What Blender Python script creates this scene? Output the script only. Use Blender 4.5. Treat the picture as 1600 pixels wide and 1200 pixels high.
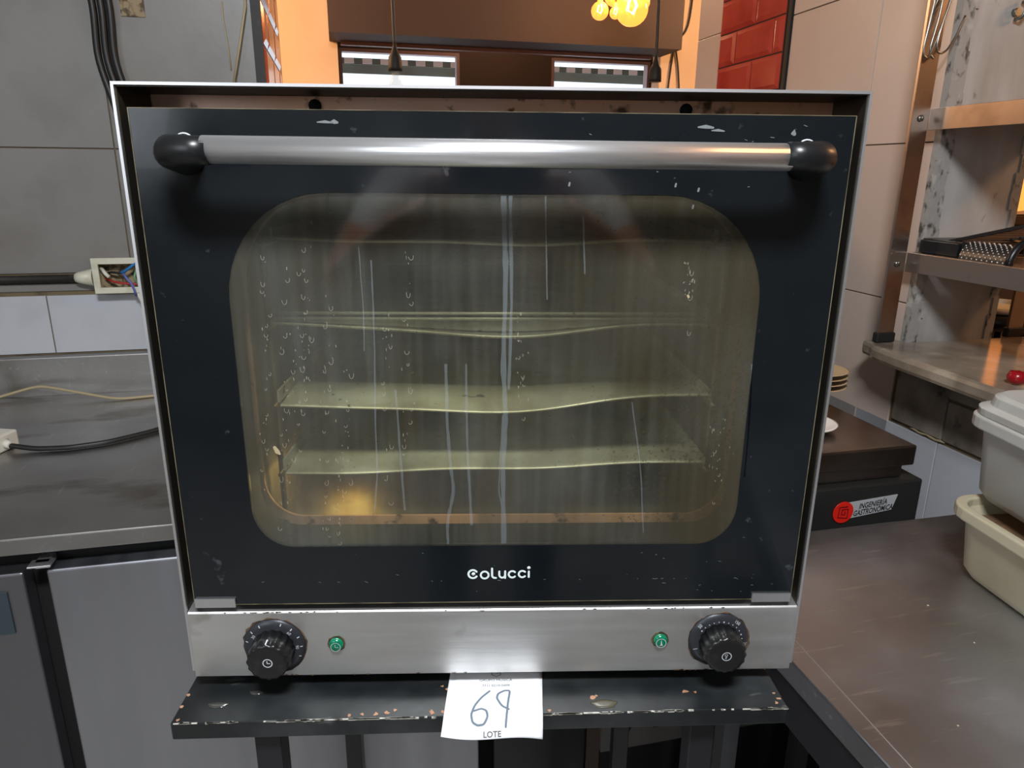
import bpy, bmesh, math, random
from mathutils import Matrix, Vector
for _o in list(bpy.data.objects): bpy.data.objects.remove(_o, do_unlink=True)
scene = bpy.context.scene
COL = scene.collection
random.seed(7)
A = math.radians(11.4)                       # the room is turned against the oven

def S(r, g, b):
    f = lambda c: (c/255/12.92) if c/255 <= .04045 else ((c/255+.055)/1.055)**2.4
    return (f(r), f(g), f(b), 1)

def room(u, v, z): return Vector((u*math.cos(A)-v*math.sin(A), u*math.sin(A)+v*math.cos(A), z))

# ------------------------------------------------------------ camera
cam_data = bpy.data.cameras.new('camera')
cam = bpy.data.objects.new('camera', cam_data); COL.objects.link(cam)
cam_data.sensor_width = 36; cam_data.lens = 1110/1600*36; cam_data.clip_start = .02
cam.matrix_world = (Matrix.Translation((-.0073, -.5983, .471)) @ Matrix.Rotation(-.0339, 4, 'Z')
                    @ Matrix.Rotation(math.pi/2-.289, 4, 'X') @ Matrix.Rotation(.0091, 4, 'Z'))
scene.camera = cam
# ------------------------------------------------------------ world, lights, exposure
world = bpy.data.worlds.new('world'); scene.world = world; world.use_nodes = True
bg = world.node_tree.nodes['Background']; bg.inputs[0].default_value = (.80, .90, 1, 1); bg.inputs[1].default_value = 2.2
scene.view_settings.view_transform = 'Standard'; scene.view_settings.look = 'None'
scene.view_settings.gamma = 1; scene.view_settings.use_curve_mapping = False
scene.view_settings.exposure = 0.0

def area(name, loc, target, w, h, power, col):
    d = bpy.data.lights.new(name, 'AREA'); d.shape = 'RECTANGLE'; d.size = w; d.size_y = h; d.energy = power; d.color = col
    o = bpy.data.objects.new(name, d); COL.objects.link(o); o.location = loc
    o.rotation_euler = (Vector(target)-Vector(loc)).to_track_quat('-Z', 'Y').to_euler(); return o
def point(name, loc, power, col, r=.05):
    d = bpy.data.lights.new(name, 'POINT'); d.energy = power; d.color = col; d.shadow_soft_size = r
    o = bpy.data.objects.new(name, d); COL.objects.link(o); o.location = loc; return o
area('kitchen_light', (.0, -.88, 1.50), (0, 0, .15), .42, .20, 40, (.94, .97, 1))
area('kitchen_window_light', room(-1.9, -1.6, 1.0), room(0, -.6, -.2), 1.2, 1.2, 16, (.86, .93, 1))  # broad cool area light from the left; no window is built there
WARM = (1, .62, .34)
point('chandelier_light', room(1.05, 2.45, 1.25), 18, WARM, .12)
point('dining_light', room(-.75, 2.35, 1.25), 38, WARM, .1)  # added warm fill for the left ochre wall, without a fixture
point('window_side_light', room(.9, 3.95, 1.55), 9, (1, .60, .36), .1)  # added fill hidden behind the beam to brighten the far brown wall
point('dining_light_right', room(1.75, 2.55, 1.3), 14, WARM, .1)  # added unseen fill for the right ochre wall
point('side_room_light', room(2.1, .1, 1.2), 24, (1, .50, .22), .12)

point('oven_lamp_light', (-.17, .17, .145), .10, (1, .74, .25), .03)  # added glow low in the cavity, apart from the lamp cover
# ------------------------------------------------------------ mesh helpers
class B:
    def __init__(s): s.v = []; s.f = []; s.sm = []
    def add(s, vs, fs, smooth=False):
        n = len(s.v); s.v += [tuple(p) for p in vs]
        s.f += [tuple(i+n for i in f) for f in fs]; s.sm += [smooth]*len(fs); return s
    def box(s, x0, x1, y0, y1, z0, z1, m=None):
        vs = [(x, y, z) for x in (x0, x1) for y in (y0, y1) for z in (z0, z1)]
        if m is not None: vs = [m @ Vector(p) for p in vs]
        return s.add(vs, [(0, 1, 3, 2), (4, 6, 7, 5), (0, 4, 5, 1), (2, 3, 7, 6), (0, 2, 6, 4), (1, 5, 7, 3)])
    def tube(s, path, r, n=10, closed=False, flat=1.0, smooth=True):
        P = [Vector(p) for p in path]; k = len(P); rs = r if isinstance(r, (list, tuple)) else [r]*k
        vs = []; prev = None
        for i in range(k):
            a = P[(i-1) % k] if (closed or i > 0) else P[i]; b = P[(i+1) % k] if (closed or i < k-1) else P[i]
            t = (b-a); t = t.normalized() if t.length > 1e-9 else Vector((0, 0, 1))
            if prev is None:
                up = Vector((0, 0, 1)) if abs(t.z) < .9 else Vector((0, 1, 0)); x = t.cross(up).normalized()
            else: x = (prev-t*prev.dot(t)).normalized()
            prev = x; y = t.cross(x)
            for j in range(n):
                an = 2*math.pi*j/n; vs.append(P[i]+x*math.cos(an)*rs[i]+y*math.sin(an)*rs[i]*flat)
        fs = []
        for i in range(k if closed else k-1):
            for j in range(n):
                a = i*n+j; b = i*n+(j+1) % n; c = ((i+1) % k)*n+(j+1) % n; d = ((i+1) % k)*n+j
                fs.append((a, b, c, d))
        s.add(vs, fs, smooth)
        if not closed:
            m = len(s.v)-len(vs)
            s.f += [tuple(m+j for j in range(n))[::-1], tuple(m+(k-1)*n+j for j in range(n))]; s.sm += [False, False]
        return s
    def lathe(s, prof, c=(0, 0, 0), axis='z', n=24, smooth=True, ripple=None):
        vs = []
        for q, (r, h) in enumerate(prof):
            for j in range(n):
                an = 2*math.pi*j/n; rr = r*(1+(ripple[0]*math.cos(ripple[1]*an) if ripple and ripple[2] <= q <= ripple[3] else 0))
                a, b = rr*math.cos(an), rr*math.sin(an)
                p = (a, b, h) if axis == 'z' else ((a, h, b) if axis == 'y' else (h, a, b))
                vs.append((c[0]+p[0], c[1]+p[1], c[2]+p[2]))
        k = len(prof); fs = [(i*n+j, i*n+(j+1) % n, (i+1)*n+(j+1) % n, (i+1)*n+j) for i in range(k-1) for j in range(n)]
        m = len(s.v); s.add(vs, fs, smooth)
        for i, fl in ((0, 1), (k-1, 0)):
            if prof[i][0] > 1e-6:
                t = tuple(m+i*n+j for j in range(n)); s.f.append(t[::-1] if fl else t); s.sm.append(False)
        return s
    def prism(s, poly, d, h0, h1):           # poly in the plane across axis d
        n = len(poly)
        def P(a, b, h): return {'x': (h, a, b), 'y': (a, h, b), 'z': (a, b, h)}[d]
        vs = [P(a, b, h0) for a, b in poly]+[P(a, b, h1) for a, b in poly]
        fs = [tuple(range(n))[::-1], tuple(range(n, 2*n))]+[(i, (i+1) % n, n+(i+1) % n, n+i) for i in range(n)]
        return s.add(vs, fs)
    def ring(s, outer, inner, d, h0, h1):    # plate with a hole; same point count
        n = len(outer)
        def P(a, b, h): return {'x': (h, a, b), 'y': (a, h, b), 'z': (a, b, h)}[d]
        vs = [P(a, b, h) for h in (h0, h1) for lp in (outer, inner) for a, b in lp]
        fs = []
        for i in range(n):
            j = (i+1) % n
            fs += [(i, j, n+j, n+i), (2*n+i, 3*n+i, 3*n+j, 2*n+j), (i, 2*n+i, 2*n+j, j), (n+i, n+j, 3*n+j, 3*n+i)]
        return s.add(vs, fs)
    def stroke(s, pts, w, fn, cap=6):        # flat pen stroke; fn maps 2-D to 3-D
        P = [Vector(p) for p in pts]; k = len(P); L = []; R = []
        for i in range(k):
            a = P[max(i-1, 0)]; b = P[min(i+1, k-1)]; t = (b-a).normalized(); nn = Vector((-t.y, t.x))
            ww = (w[i] if isinstance(w, (list, tuple)) else w)/2
            L.append(P[i]+nn*ww); R.append(P[i]-nn*ww)
        w0 = (w[0] if isinstance(w, (list, tuple)) else w)/2; w1 = (w[-1] if isinstance(w, (list, tuple)) else w)/2
        vs = [fn(*p) for p in L]+[fn(*p) for p in R]
        s.add(vs, [(i, i+1, k+i+1, k+i) for i in range(k-1)])
        if cap:
            for q, ww, dr_ in ((P[0], w0, P[0]-P[1]), (P[-1], w1, P[-1]-P[-2])):
                a0 = math.atan2(dr_.y, dr_.x)-math.pi/2
                s.add([fn(q.x+ww*math.cos(a0+math.pi*j/6), q.y+ww*math.sin(a0+math.pi*j/6)) for j in range(7)], [tuple(range(7))])
        return s

ORIG = {}
def _mesh(b, name, mt, org, bevel=0, seg=2):
    me = bpy.data.meshes.new(name)
    me.from_pydata([(p[0]-org[0], p[1]-org[1], p[2]-org[2]) for p in b.v], [], b.f)
    bm = bmesh.new(); bm.from_mesh(me); bmesh.ops.recalc_face_normals(bm, faces=bm.faces)
    for f, sm in zip(bm.faces, b.sm): f.smooth = sm
    bm.to_mesh(me); bm.free()
    o = bpy.data.objects.new(name, me); me.materials.append(mt); COL.objects.link(o)
    if bevel:
        md = o.modifiers.new('bevel', 'BEVEL'); md.width = bevel; md.segments = seg; md.limit_method = 'ANGLE'; md.angle_limit = .6
    return o
def place(o, loc, rm):
    if rm is True: o.location = room(*loc); o.rotation_euler = (0, 0, A)
    else: o.location = loc; o.rotation_euler = (0, 0, rm or 0)
def root(name, label, cat, loc, rm=True, group=None):
    o = bpy.data.objects.new(name, None); COL.objects.link(o); o.empty_display_size = .05
    place(o, loc, rm); o['label'] = label; o['category'] = cat
    if group: o['group'] = group
    ORIG[o.name] = loc; return o
def part(b, name, mt, parent, label=None, bevel=0, seg=2, kind=None):
    org = ORIG[parent.name]; o = _mesh(b, name, mt, org, bevel, seg); o.parent = parent; ORIG[o.name] = org
    if label: o['label'] = label
    if kind: o['kind'] = kind
    return o
def single(b, name, mt, label, cat, loc, rm=True, group=None, bevel=0, kind=None):
    o = _mesh(b, name, mt, loc, bevel); place(o, loc, rm); o['label'] = label
    if cat: o['category'] = cat
    if group: o['group'] = group
    if kind: o['kind'] = kind
    ORIG[o.name] = loc; return o
def struct(b, name, mt, label, rm=True, bevel=0):
    o = _mesh(b, name, mt, (0, 0, 0), bevel); place(o, (0, 0, 0), rm); o['kind'] = 'structure'; o['label'] = label
    ORIG[o.name] = (0, 0, 0); return o
def dup(o, parent, off):
    c = o.copy(); COL.objects.link(c); c.parent = parent; c.location = Vector(o.location)+Vector(off); return c

# ------------------------------------------------------------ material helper
def mat(name, col, rough=.5, metal=0, layers=(), bump=None, rvar=None, spec=.5, coat=0, emit=None, trans=None, aniso=0):
    """layers: (colour, scale, lo, hi, (sx,sy,sz), strength) noise masks mixed over the colour"""
    m = bpy.data.materials.new(name); m.use_nodes = True; nt = m.node_tree; N = nt.nodes; L = nt.links
    p = N['Principled BSDF']
    tc = N.new('ShaderNodeTexCoord'); oi = N.new('ShaderNodeObjectInfo')
    mul = N.new('ShaderNodeVectorMath'); mul.operation = 'SCALE'; mul.inputs[0].default_value = (3.1, 5.3, 7.7); L.new(oi.outputs['Random'], mul.inputs[3])
    add = N.new('ShaderNodeVectorMath'); add.operation = 'ADD'; L.new(tc.outputs['Object'], add.inputs[0]); L.new(mul.outputs[0], add.inputs[1])
    def noise(scale, st=(1, 1, 1), detail=5):
        mp = N.new('ShaderNodeMapping'); mp.inputs['Scale'].default_value = st; L.new(add.outputs[0], mp.inputs['Vector'])
        n = N.new('ShaderNodeTexNoise'); n.inputs['Scale'].default_value = scale; n.inputs['Detail'].default_value = detail
        L.new(mp.outputs[0], n.inputs['Vector']); return n.outputs['Fac']
    def rng(x, lo, hi, a=0, b=1):
        r = N.new('ShaderNodeMapRange'); r.inputs[1].default_value = lo; r.inputs[2].default_value = hi
        r.inputs[3].default_value = a; r.inputs[4].default_value = b; L.new(x, r.inputs[0]); return r.outputs[0]
    c = None; base = tuple(col[:3])+(1,)
    for (c2, sc, lo, hi, st, strength) in layers:
        f = rng(noise(sc, st), lo, hi, 0, strength)
        mx = N.new('ShaderNodeMix'); mx.data_type = 'RGBA'; L.new(f, mx.inputs[0])
        if c is None: mx.inputs[6].default_value = base
        else: L.new(c, mx.inputs[6])
        mx.inputs[7].default_value = tuple(c2[:3])+(1,); c = mx.outputs[2]
    if c is None: p.inputs['Base Color'].default_value = base
    else: L.new(c, p.inputs['Base Color'])
    p.inputs['Roughness'].default_value = rough; p.inputs['Metallic'].default_value = metal
    p.inputs['Specular IOR Level'].default_value = spec; p.inputs['Coat Weight'].default_value = coat
    p.inputs['Anisotropic'].default_value = aniso
    if rvar: L.new(rng(noise(rvar[0], rvar[3] if len(rvar) > 3 else (1, 1, 1)), .3, .7, rvar[1], rvar[2]), p.inputs['Roughness'])
    if bump:
        bn = N.new('ShaderNodeBump'); bn.inputs['Strength'].default_value = bump[1]; bn.inputs['Distance'].default_value = .002
        L.new(noise(bump[0], bump[2] if len(bump) > 2 else (1, 1, 1)), bn.inputs['Height']); L.new(bn.outputs[0], p.inputs['Normal'])
    if emit: p.inputs['Emission Color'].default_value = tuple(emit[0][:3])+(1,); p.inputs['Emission Strength'].default_value = emit[1]
    if trans is not None:                     # thin see-through sheet: share of light let straight through
        tr = N.new('ShaderNodeBsdfTransparent'); tr.inputs[0].default_value = tuple(trans[0][:3])+(1,)
        mx = N.new('ShaderNodeMixShader'); mx.inputs[0].default_value = trans[1]
        out = N['Material Output']; L.new(p.outputs[0], mx.inputs[1]); L.new(tr.outputs[0], mx.inputs[2]); L.new(mx.outputs[0], out.inputs[0])
    return m

X1 = (1, 1, 1)
M = {}
M['tile_grey'] = mat('glazed_tile_grey', S(126, 123, 119), .38, layers=[(S(92, 84, 72), 6, .5, .75, X1, .55), (S(116, 114, 114), 3, .4, .7, X1, .5)], bump=(60, .12))
M['tile_white'] = mat('glazed_tile_white', S(184, 187, 194), .25, layers=[(S(166, 169, 174), 8, .45, .7, X1, .5)])
M['tile_cream'] = mat('glazed_tile_cream', S(200, 182, 170), .35, layers=[(S(184, 166, 154), 3, .4, .7, X1, .5)])
M['tile_red'] = mat('glazed_tile_red', S(178, 70, 56), .14, layers=[(S(140, 30, 22), 10, .45, .7, X1, .5)])
M['grout'] = mat('brown_grout', S(112, 98, 74), .9, layers=[(S(60, 50, 38), 20, .5, .7, X1, .8)])
M['grout_red'] = mat('dark_grout', S(60, 40, 32), .9)
M['trim_black'] = mat('black_trim', S(28, 28, 26), .6, layers=[(S(70, 66, 58), 40, .6, .75, X1, .6)])
M['plaster_grey'] = mat('stained_plaster', S(168, 167, 165), .8, layers=[(S(138, 132, 120), 5, .4, .7, (3, 3, .6), .7), (S(190, 190, 188), 9, .55, .7, (1, 1, .4), .6), (S(70, 66, 58), 28, .68, .76, (1, 1, .6), .8)], bump=(40, .5))
M['mould'] = mat('mouldy_plaster_edge', S(150, 148, 144), .9, layers=[(S(56, 52, 46), 60, .54, .66, (1, 1, .6), .9), (S(178, 177, 174), 30, .55, .66, X1, .7)], bump=(60, 1))
M['plaster_block'] = mat('bare_block_wall', S(150, 140, 128), .9, layers=[(S(92, 84, 72), 10, .4, .65, X1, .8), (S(28, 26, 22), 16, .62, .72, X1, .9)], bump=(30, .8))
M['paint_kitchen'] = mat('pale_painted_wall', S(168, 166, 160), .7, layers=[(S(140, 136, 128), 2, .4, .7, X1, .6)])
M['ceiling'] = mat('ceiling_paint', S(150, 148, 142), .8)
M['floor'] = mat('dark_floor', S(190, 186, 180), .5, layers=[(S(150, 146, 140), 8, .4, .7, X1, .8)])
M['orange_wall'] = mat('ochre_painted_wall', S(248, 214, 178), .7, layers=[(S(236, 194, 152), 3, .4, .7, X1, .6)])
M['brown_wall'] = mat('brown_painted_wall', S(72, 54, 46), .7, layers=[(S(70, 54, 44), 3, .4, .7, X1, .6)])
M['mauve'] = mat('mauve_trim', S(150, 120, 120), .5)
M['steel_counter'] = mat('worn_steel_top', (.42, .41, .40), .40, 1, layers=[(S(140, 136, 132), 4, .4, .7, X1, .5), (S(196, 196, 196), 90, .64, .72, (1, .12, 1), .5), (S(90, 78, 50), 3.2, .58, .66, (1, 2.2, 1), .55)], bump=(55, .22, (1, .25, 1)), rvar=(9, .32, .5))
M['steel_counter_right'] = mat('scratched_steel_top', (.58, .60, .64), .40, 1, layers=[(S(140, 132, 130), 4, .4, .7, X1, .5), (S(215, 215, 215), 120, .62, .70, (.12, 1, 1), .7)], bump=(60, .3, (.3, 1, 1)), rvar=(7, .34, .52))
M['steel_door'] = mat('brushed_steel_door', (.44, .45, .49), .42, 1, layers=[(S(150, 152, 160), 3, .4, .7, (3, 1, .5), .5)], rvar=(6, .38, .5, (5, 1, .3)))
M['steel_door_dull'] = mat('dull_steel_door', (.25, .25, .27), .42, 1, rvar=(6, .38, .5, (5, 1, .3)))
M['steel_edge'] = mat('polished_steel_edge', (.85, .85, .87), .42, 1)
M['steel_panel'] = mat('brushed_steel_panel', (.86, .86, .86), .33, .92, layers=[(S(200, 198, 190), 6, .4, .7, (1, 1, 3), .6), (S(120, 108, 84), 14, .66, .74, X1, .5)], bump=(120, .05, (.06, 1, 6)), rvar=(30, .32, .44, (.2, 1, 3)))
M['steel_shell'] = mat('oven_shell_steel', (.55, .55, .55), .33, 1, layers=[(S(96, 88, 76), 12, .55, .7, X1, .7)])
M['grimy_inner'] = mat('grimy_shell_inside', (.035, .032, .026), .45, .6, layers=[(S(92, 84, 62), 16, .6, .76, (1, 1, .4), .6)])  # near-black base with random lighter brownish blotches
M['brown_front'] = mat('heat_browned_plate', (.84, .46, .26), .40, .45, layers=[(S(240, 205, 185), 5, .45, .60, (1, 1, 1), .85), (S(70, 34, 14), 60, .60, .70, X1, .9)])
M['dark_gap'] = mat('dark_cavity', (.006, .006, .006), .8)
M['glass_black'] = mat('black_glass', (.005, .007, .009), .09, layers=[((.009, .0115, .0135), 5, .45, .75, X1, .8), ((.09, .10, .11), 60, .70, .78, (1, 1, 1), .5)], rvar=(12, .06, .22), coat=.15)
M['glass_edge'] = mat('glass_edge_seal', S(120, 112, 88), .5, layers=[(S(60, 52, 34), 40, .45, .65, X1, .8)])
M['plastic_black'] = mat('black_plastic', (.008, .009, .010), .34, layers=[((.03, .032, .034), 30, .6, .75, X1, .4)])
M['knob_black'] = mat('ribbed_black_knob', (.012, .012, .012), .28, layers=[((.04, .038, .034), 60, .55, .72, X1, .5)])
M['dial_black'] = mat('satin_dial', (.035, .038, .045), .33, .3)
M['handle_metal'] = mat('brushed_handle_tube', (.92, .93, .95), .36, .88, layers=[(S(140, 142, 146), 22, .5, .7, (.15, 3, 3), .5)], bump=(140, .1, (.05, 3, 3)), rvar=(40, .28, .42, (.1, 2, 2)))
M['rust'] = mat('rust_grime', S(98, 76, 54), .9, layers=[(S(46, 34, 24), 160, .45, .6, X1, .9)])
M['green'] = mat('green_lens', S(0, 120, 84), .2, layers=[(S(0, 96, 66), 200, .45, .6, X1, .6)], coat=.5)
M['white_print'] = mat('white_print', S(226, 238, 240), .5)
M['print_dull'] = mat('worn_white_print', S(190, 196, 200), .6)
M['ink'] = mat('blue_grey_pen_ink', S(104, 118, 132), .6)
M['ink_dark'] = mat('printed_grey_ink', S(84, 84, 84), .6)
M['paper'] = mat('white_paper', S(244, 246, 250), .75)
M['cavity'] = mat('oven_cavity_steel', (.56, .53, .44), .45, 1, layers=[(S(150, 124, 60), 5, .40, .62, X1, .85), (S(70, 56, 30), 12, .56, .72, X1, .8)], rvar=(8, .4, .6))
M['tray'] = mat('oven_tray_metal', (.74, .72, .61), .42, .35, layers=[(S(150, 140, 96), 12, .45, .65, X1, .6), (S(40, 32, 20), 70, .68, .74, X1, .8)], rvar=(14, .32, .5))
M['table_black'] = mat('chipped_black_paint', (.011, .013, .014), .34, layers=[((.055, .060, .062), 9, .45, .7, X1, .7), ((.12, .12, .12), 70, .66, .74, (.3, 1, 1), .6)], bump=(50, .15), rvar=(10, .26, .46))
M['chip'] = mat('bare_wood_chip', S(186, 142, 112), .8, layers=[(S(140, 98, 70), 60, .4, .7, X1, .8)])
M['chip_white'] = mat('worn_white_edge', S(206, 204, 194), .7, layers=[(S(90, 86, 76), 90, .45, .6, X1, .9)])
M['leg_black'] = mat('black_painted_leg', (.014, .014, .017), .3)
M['marble'] = mat('grey_marble', S(150, 138, 122), .16, layers=[(S(108, 98, 86), 7, .42, .6, (1, 1, 1), .8), (S(176, 166, 150), 16, .55, .7, X1, .6)])
M['rack'] = mat('rack_steel', (.42, .36, .32), .34, 1, layers=[(S(100, 84, 70), 10, .5, .7, X1, .6)])
M['wire'] = mat('hook_wire', (.30, .30, .27), .3, 1)
M['rubber'] = mat('black_rubber', (.01, .01, .01), .6)
M['cable'] = mat('black_cable', (.012, .012, .012), .45)
M['cord_cream'] = mat('cream_cord', S(170, 156, 122), .6)
M['box_plastic'] = mat('aged_white_plastic', S(206, 204, 186), .45, layers=[(S(170, 164, 138), 30, .5, .7, X1, .6)])
M['tub'] = mat('milky_plastic', S(186, 186, 180), .38, layers=[(S(166, 160, 148), 8, .45, .7, X1, .5)], trans=((.9, .9, .88), .12))
M['tub_yellow'] = mat('yellowed_milky_plastic', S(186, 178, 152), .38, layers=[(S(164, 148, 114), 9, .45, .7, X1, .5)], trans=((.9, .88, .8), .10))
M['tub_food'] = mat('brown_food', S(120, 92, 66), .8, layers=[(S(80, 58, 40), 30, .4, .6, X1, .8)], bump=(40, .6))
M['grill_top'] = mat('grill_plate_steel', (.30, .27, .25), .30, 1, layers=[(S(108, 84, 70), 6, .4, .65, X1, .7)])
M['grill_body'] = mat('grill_body_dark', (.075, .073, .070), .38, .8)
M['label_grey'] = mat('silver_sticker', S(168, 170, 172), .4)
M['red_sticker'] = mat('red_sticker', S(214, 34, 20), .35)
M['maroon'] = mat('maroon_print', S(110, 16, 22), .4)
M['porcelain'] = mat('white_porcelain', S(236, 226, 218), .2)
M['tan'] = mat('beige_plate', S(196, 166, 126), .5)
M['amber'] = mat('amber_bulb_glass', S(255, 150, 50), .1, emit=((1, .45, .10), 1.3), trans=((1, .75, .4), .35))
M['filament'] = mat('glowing_filament', (1, .8, .4), .5, emit=((1, .72, .30), 30))
M['bulb_clear'] = mat('clear_bulb_glass', (.8, .8, .8), .05, trans=((.95, .93, .9), .72))
M['brass'] = mat('brass', (.7, .4, .16), .3, 1)
M['awning'] = mat('awning_grey_green', S(170, 184, 174), .8, layers=[(S(140, 118, 104), 3, .4, .7, X1, .6)])
M['awning_pink'] = mat('awning_pink', S(250, 215, 200), .8)
M['awning_dark'] = mat('awning_dark', S(84, 92, 84), .8)
M['red_rubber'] = mat('red_plastic', S(150, 16, 26), .25)
M['wire_blue'] = mat('blue_wire', S(30, 110, 170), .5)
M['wire_red'] = mat('red_wire', S(170, 40, 40), .5)
M['wire_violet'] = mat('violet_wire', S(90, 100, 170), .5)
M['wire_white'] = mat('white_wire', S(210, 208, 196), .5)
M['wire_green'] = mat('green_wire', S(110, 150, 110), .5)
M['brown_tape'] = mat('torn_brown_tape', S(150, 132, 104), .8, layers=[(S(70, 60, 44), 60, .5, .6, X1, .9)])
M['clear_glass'] = mat('window_glass', (.5, .5, .5), .05, trans=((.96, .97, .97), .9))
M['smear'] = mat('white_scuff', S(170, 176, 180), .7, trans=((1, 1, 1), .6))
M['drip'] = mat('dried_drip', S(170, 180, 186), .6, trans=((1, 1, 1), .84))
M['drip_pale'] = mat('dried_drop_mark', S(200, 196, 176), .6, trans=((1, 1, 1), .66))
M['drip_blue'] = mat('broad_dried_streak', S(176, 192, 200), .6, trans=((1, 1, 1), .85))

def window_glass():
    m = bpy.data.materials.new('dirty_oven_glass'); m.use_nodes = True; nt = m.node_tree; N = nt.nodes; L = nt.links
    N.remove(N['Principled BSDF']); out = N['Material Output']
    tc = N.new('ShaderNodeTexCoord')
    def noise(sc, st, d=6):
        mp = N.new('ShaderNodeMapping'); mp.inputs['Scale'].default_value = st; L.new(tc.outputs['Object'], mp.inputs[0])
        n = N.new('ShaderNodeTexNoise'); n.inputs['Scale'].default_value = sc; n.inputs['Detail'].default_value = d; L.new(mp.outputs[0], n.inputs[0]); return n.outputs['Fac']
    def rng(x, a, b, c, d):
        r = N.new('ShaderNodeMapRange'); L.new(x, r.inputs[0])
        for i, q in enumerate((a, b, c, d)): r.inputs[i+1].default_value = q
        return r.outputs[0]
    def mth(op, a, b):
        q = N.new('ShaderNodeMath'); q.operation = op
        for i, x in enumerate((a, b)):
            if isinstance(x, float): q.inputs[i].default_value = x
            else: L.new(x, q.inputs[i])
        return q.outputs[0]
    tr = N.new('ShaderNodeBsdfTransparent'); tr.inputs[0].default_value = (.88, .88, .80, 1)
    gl = N.new('ShaderNodeBsdfGlossy'); gl.inputs['Roughness'].default_value = .06; gl.inputs[0].default_value = (.9, .95, 1, 1)
    fr = N.new('ShaderNodeFresnel'); geo = N.new('ShaderNodeNewGeometry')
    ior = rng(geo.outputs['Backfacing'], 0, 1, 1.5, 1/1.5); L.new(ior, fr.inputs[0])
    a = N.new('ShaderNodeMixShader'); L.new(fr.outputs[0], a.inputs[0]); L.new(tr.outputs[0], a.inputs[1]); L.new(gl.outputs[0], a.inputs[2])
    df = N.new('ShaderNodeBsdfDiffuse'); df.inputs[0].default_value = (.42, .43, .40, 1)
    streak = rng(noise(130, (1, 1, .04)), .42, .75, .0, .035)
    haze = rng(noise(7, X1, 2), .3, .7, .012, .085)
    f = mth('ADD', streak, haze)
    f = mth('MINIMUM', f, 0.9); b = N.new('ShaderNodeMixShader'); L.new(f, b.inputs[0]); L.new(a.outputs[0], b.inputs[1]); L.new(df.outputs[0], b.inputs[2])
    # baked-on brown grime, heavier to the right and low corners of the pane
    gr = N.new('ShaderNodeBsdfDiffuse'); gr.inputs[0].default_value = (.052, .040, .020, 1)
    sx = N.new('ShaderNodeSeparateXYZ'); L.new(tc.outputs['Object'], sx.inputs[0])
    side = rng(sx.outputs[0], .04, .22, .0, .20); rim = rng(mth('ABSOLUTE', sx.outputs[0], 0.0), .13, .225, 0, .24)
    spots = rng(mth('ADD', noise(300, X1, 4), side), .69, .80, 0, .7)
    patch = mth('ADD', rng(mth('ADD', noise(9, (1, 1, .6), 8), side), .54, .86, 0, .5), rng(mth('ADD', noise(26, (1, 1, .25), 6), rim), .50, .90, 0, .42))
    g = mth('MAXIMUM', spots, patch)
    c = N.new('ShaderNodeMixShader'); L.new(g, c.inputs[0]); L.new(b.outputs[0], c.inputs[1]); L.new(gr.outputs[0], c.inputs[2])
    L.new(c.outputs[0], out.inputs[0]); return m
M['oven_glass'] = window_glass()

# ============================================================ ROOM SHELL
WB = 1.279; WR = 1.070
b = B(); b.box(-2.3, 3.6, -2.6, 4.6, -.98, -.90); struct(b, 'floor', M['floor'], 'dark kitchen floor in shade under the table')
b = B(); b.box(-2.3, 3.6, -2.6, 4.6, 2.0, 2.1); struct(b, 'ceiling', M['ceiling'], 'pale ceiling above kitchen and dining room')
# back wall with the serving opening (left edge u=-.284, down to z .55)
b = B(); b.box(-2.2, -.284, WB, 1.80, -.9, 2.0); b.box(-.284, WR, WB, 1.80, -.9, .55); b.box(-.284, WR, WB, 1.80, 1.62, 2.0)
wall_back = struct(b, 'wall_back', M['grout'], 'tiled kitchen wall behind the oven with serving opening')
b = B(); b.box(WR, 1.29, .704, 1.80, -.9, 2.0); b.box(WR, 1.29, -.9, .704, -.9, .09); b.box(WR, 1.29, -.9, .704, 1.62, 2.0); b.box(WR, 1.29, -2.5, -.9, -.9, 2.0)
wall_right = struct(b, 'wall_right', M['grout'], 'tiled right kitchen wall with opening above the marble sill')
b = B(); b.box(-2.3, -2.2, -2.6, 1.8, -.9, 2.0); struct(b, 'wall_left', M['paint_kitchen'], 'pale kitchen wall out of view on the left')
b = B(); b.box(-2.3, 3.6, -2.6, -2.5, -.9, 2.0); struct(b, 'wall_front', M['paint_kitchen'], 'pale kitchen wall behind the photographer')
b = B(); b.box(3.5, 3.6, -2.5, 4.6, -.9, 2.0); struct(b, 'wall_side_room', M['orange_wall'], 'ochre wall of the side room beyond the marble sill')
b = B(); b.box(-2.3, -2.2, 1.8, 4.6, -.9, 2.0); struct(b, 'wall_dining_left', M['orange_wall'], 'ochre side wall of the dining room')
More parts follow.
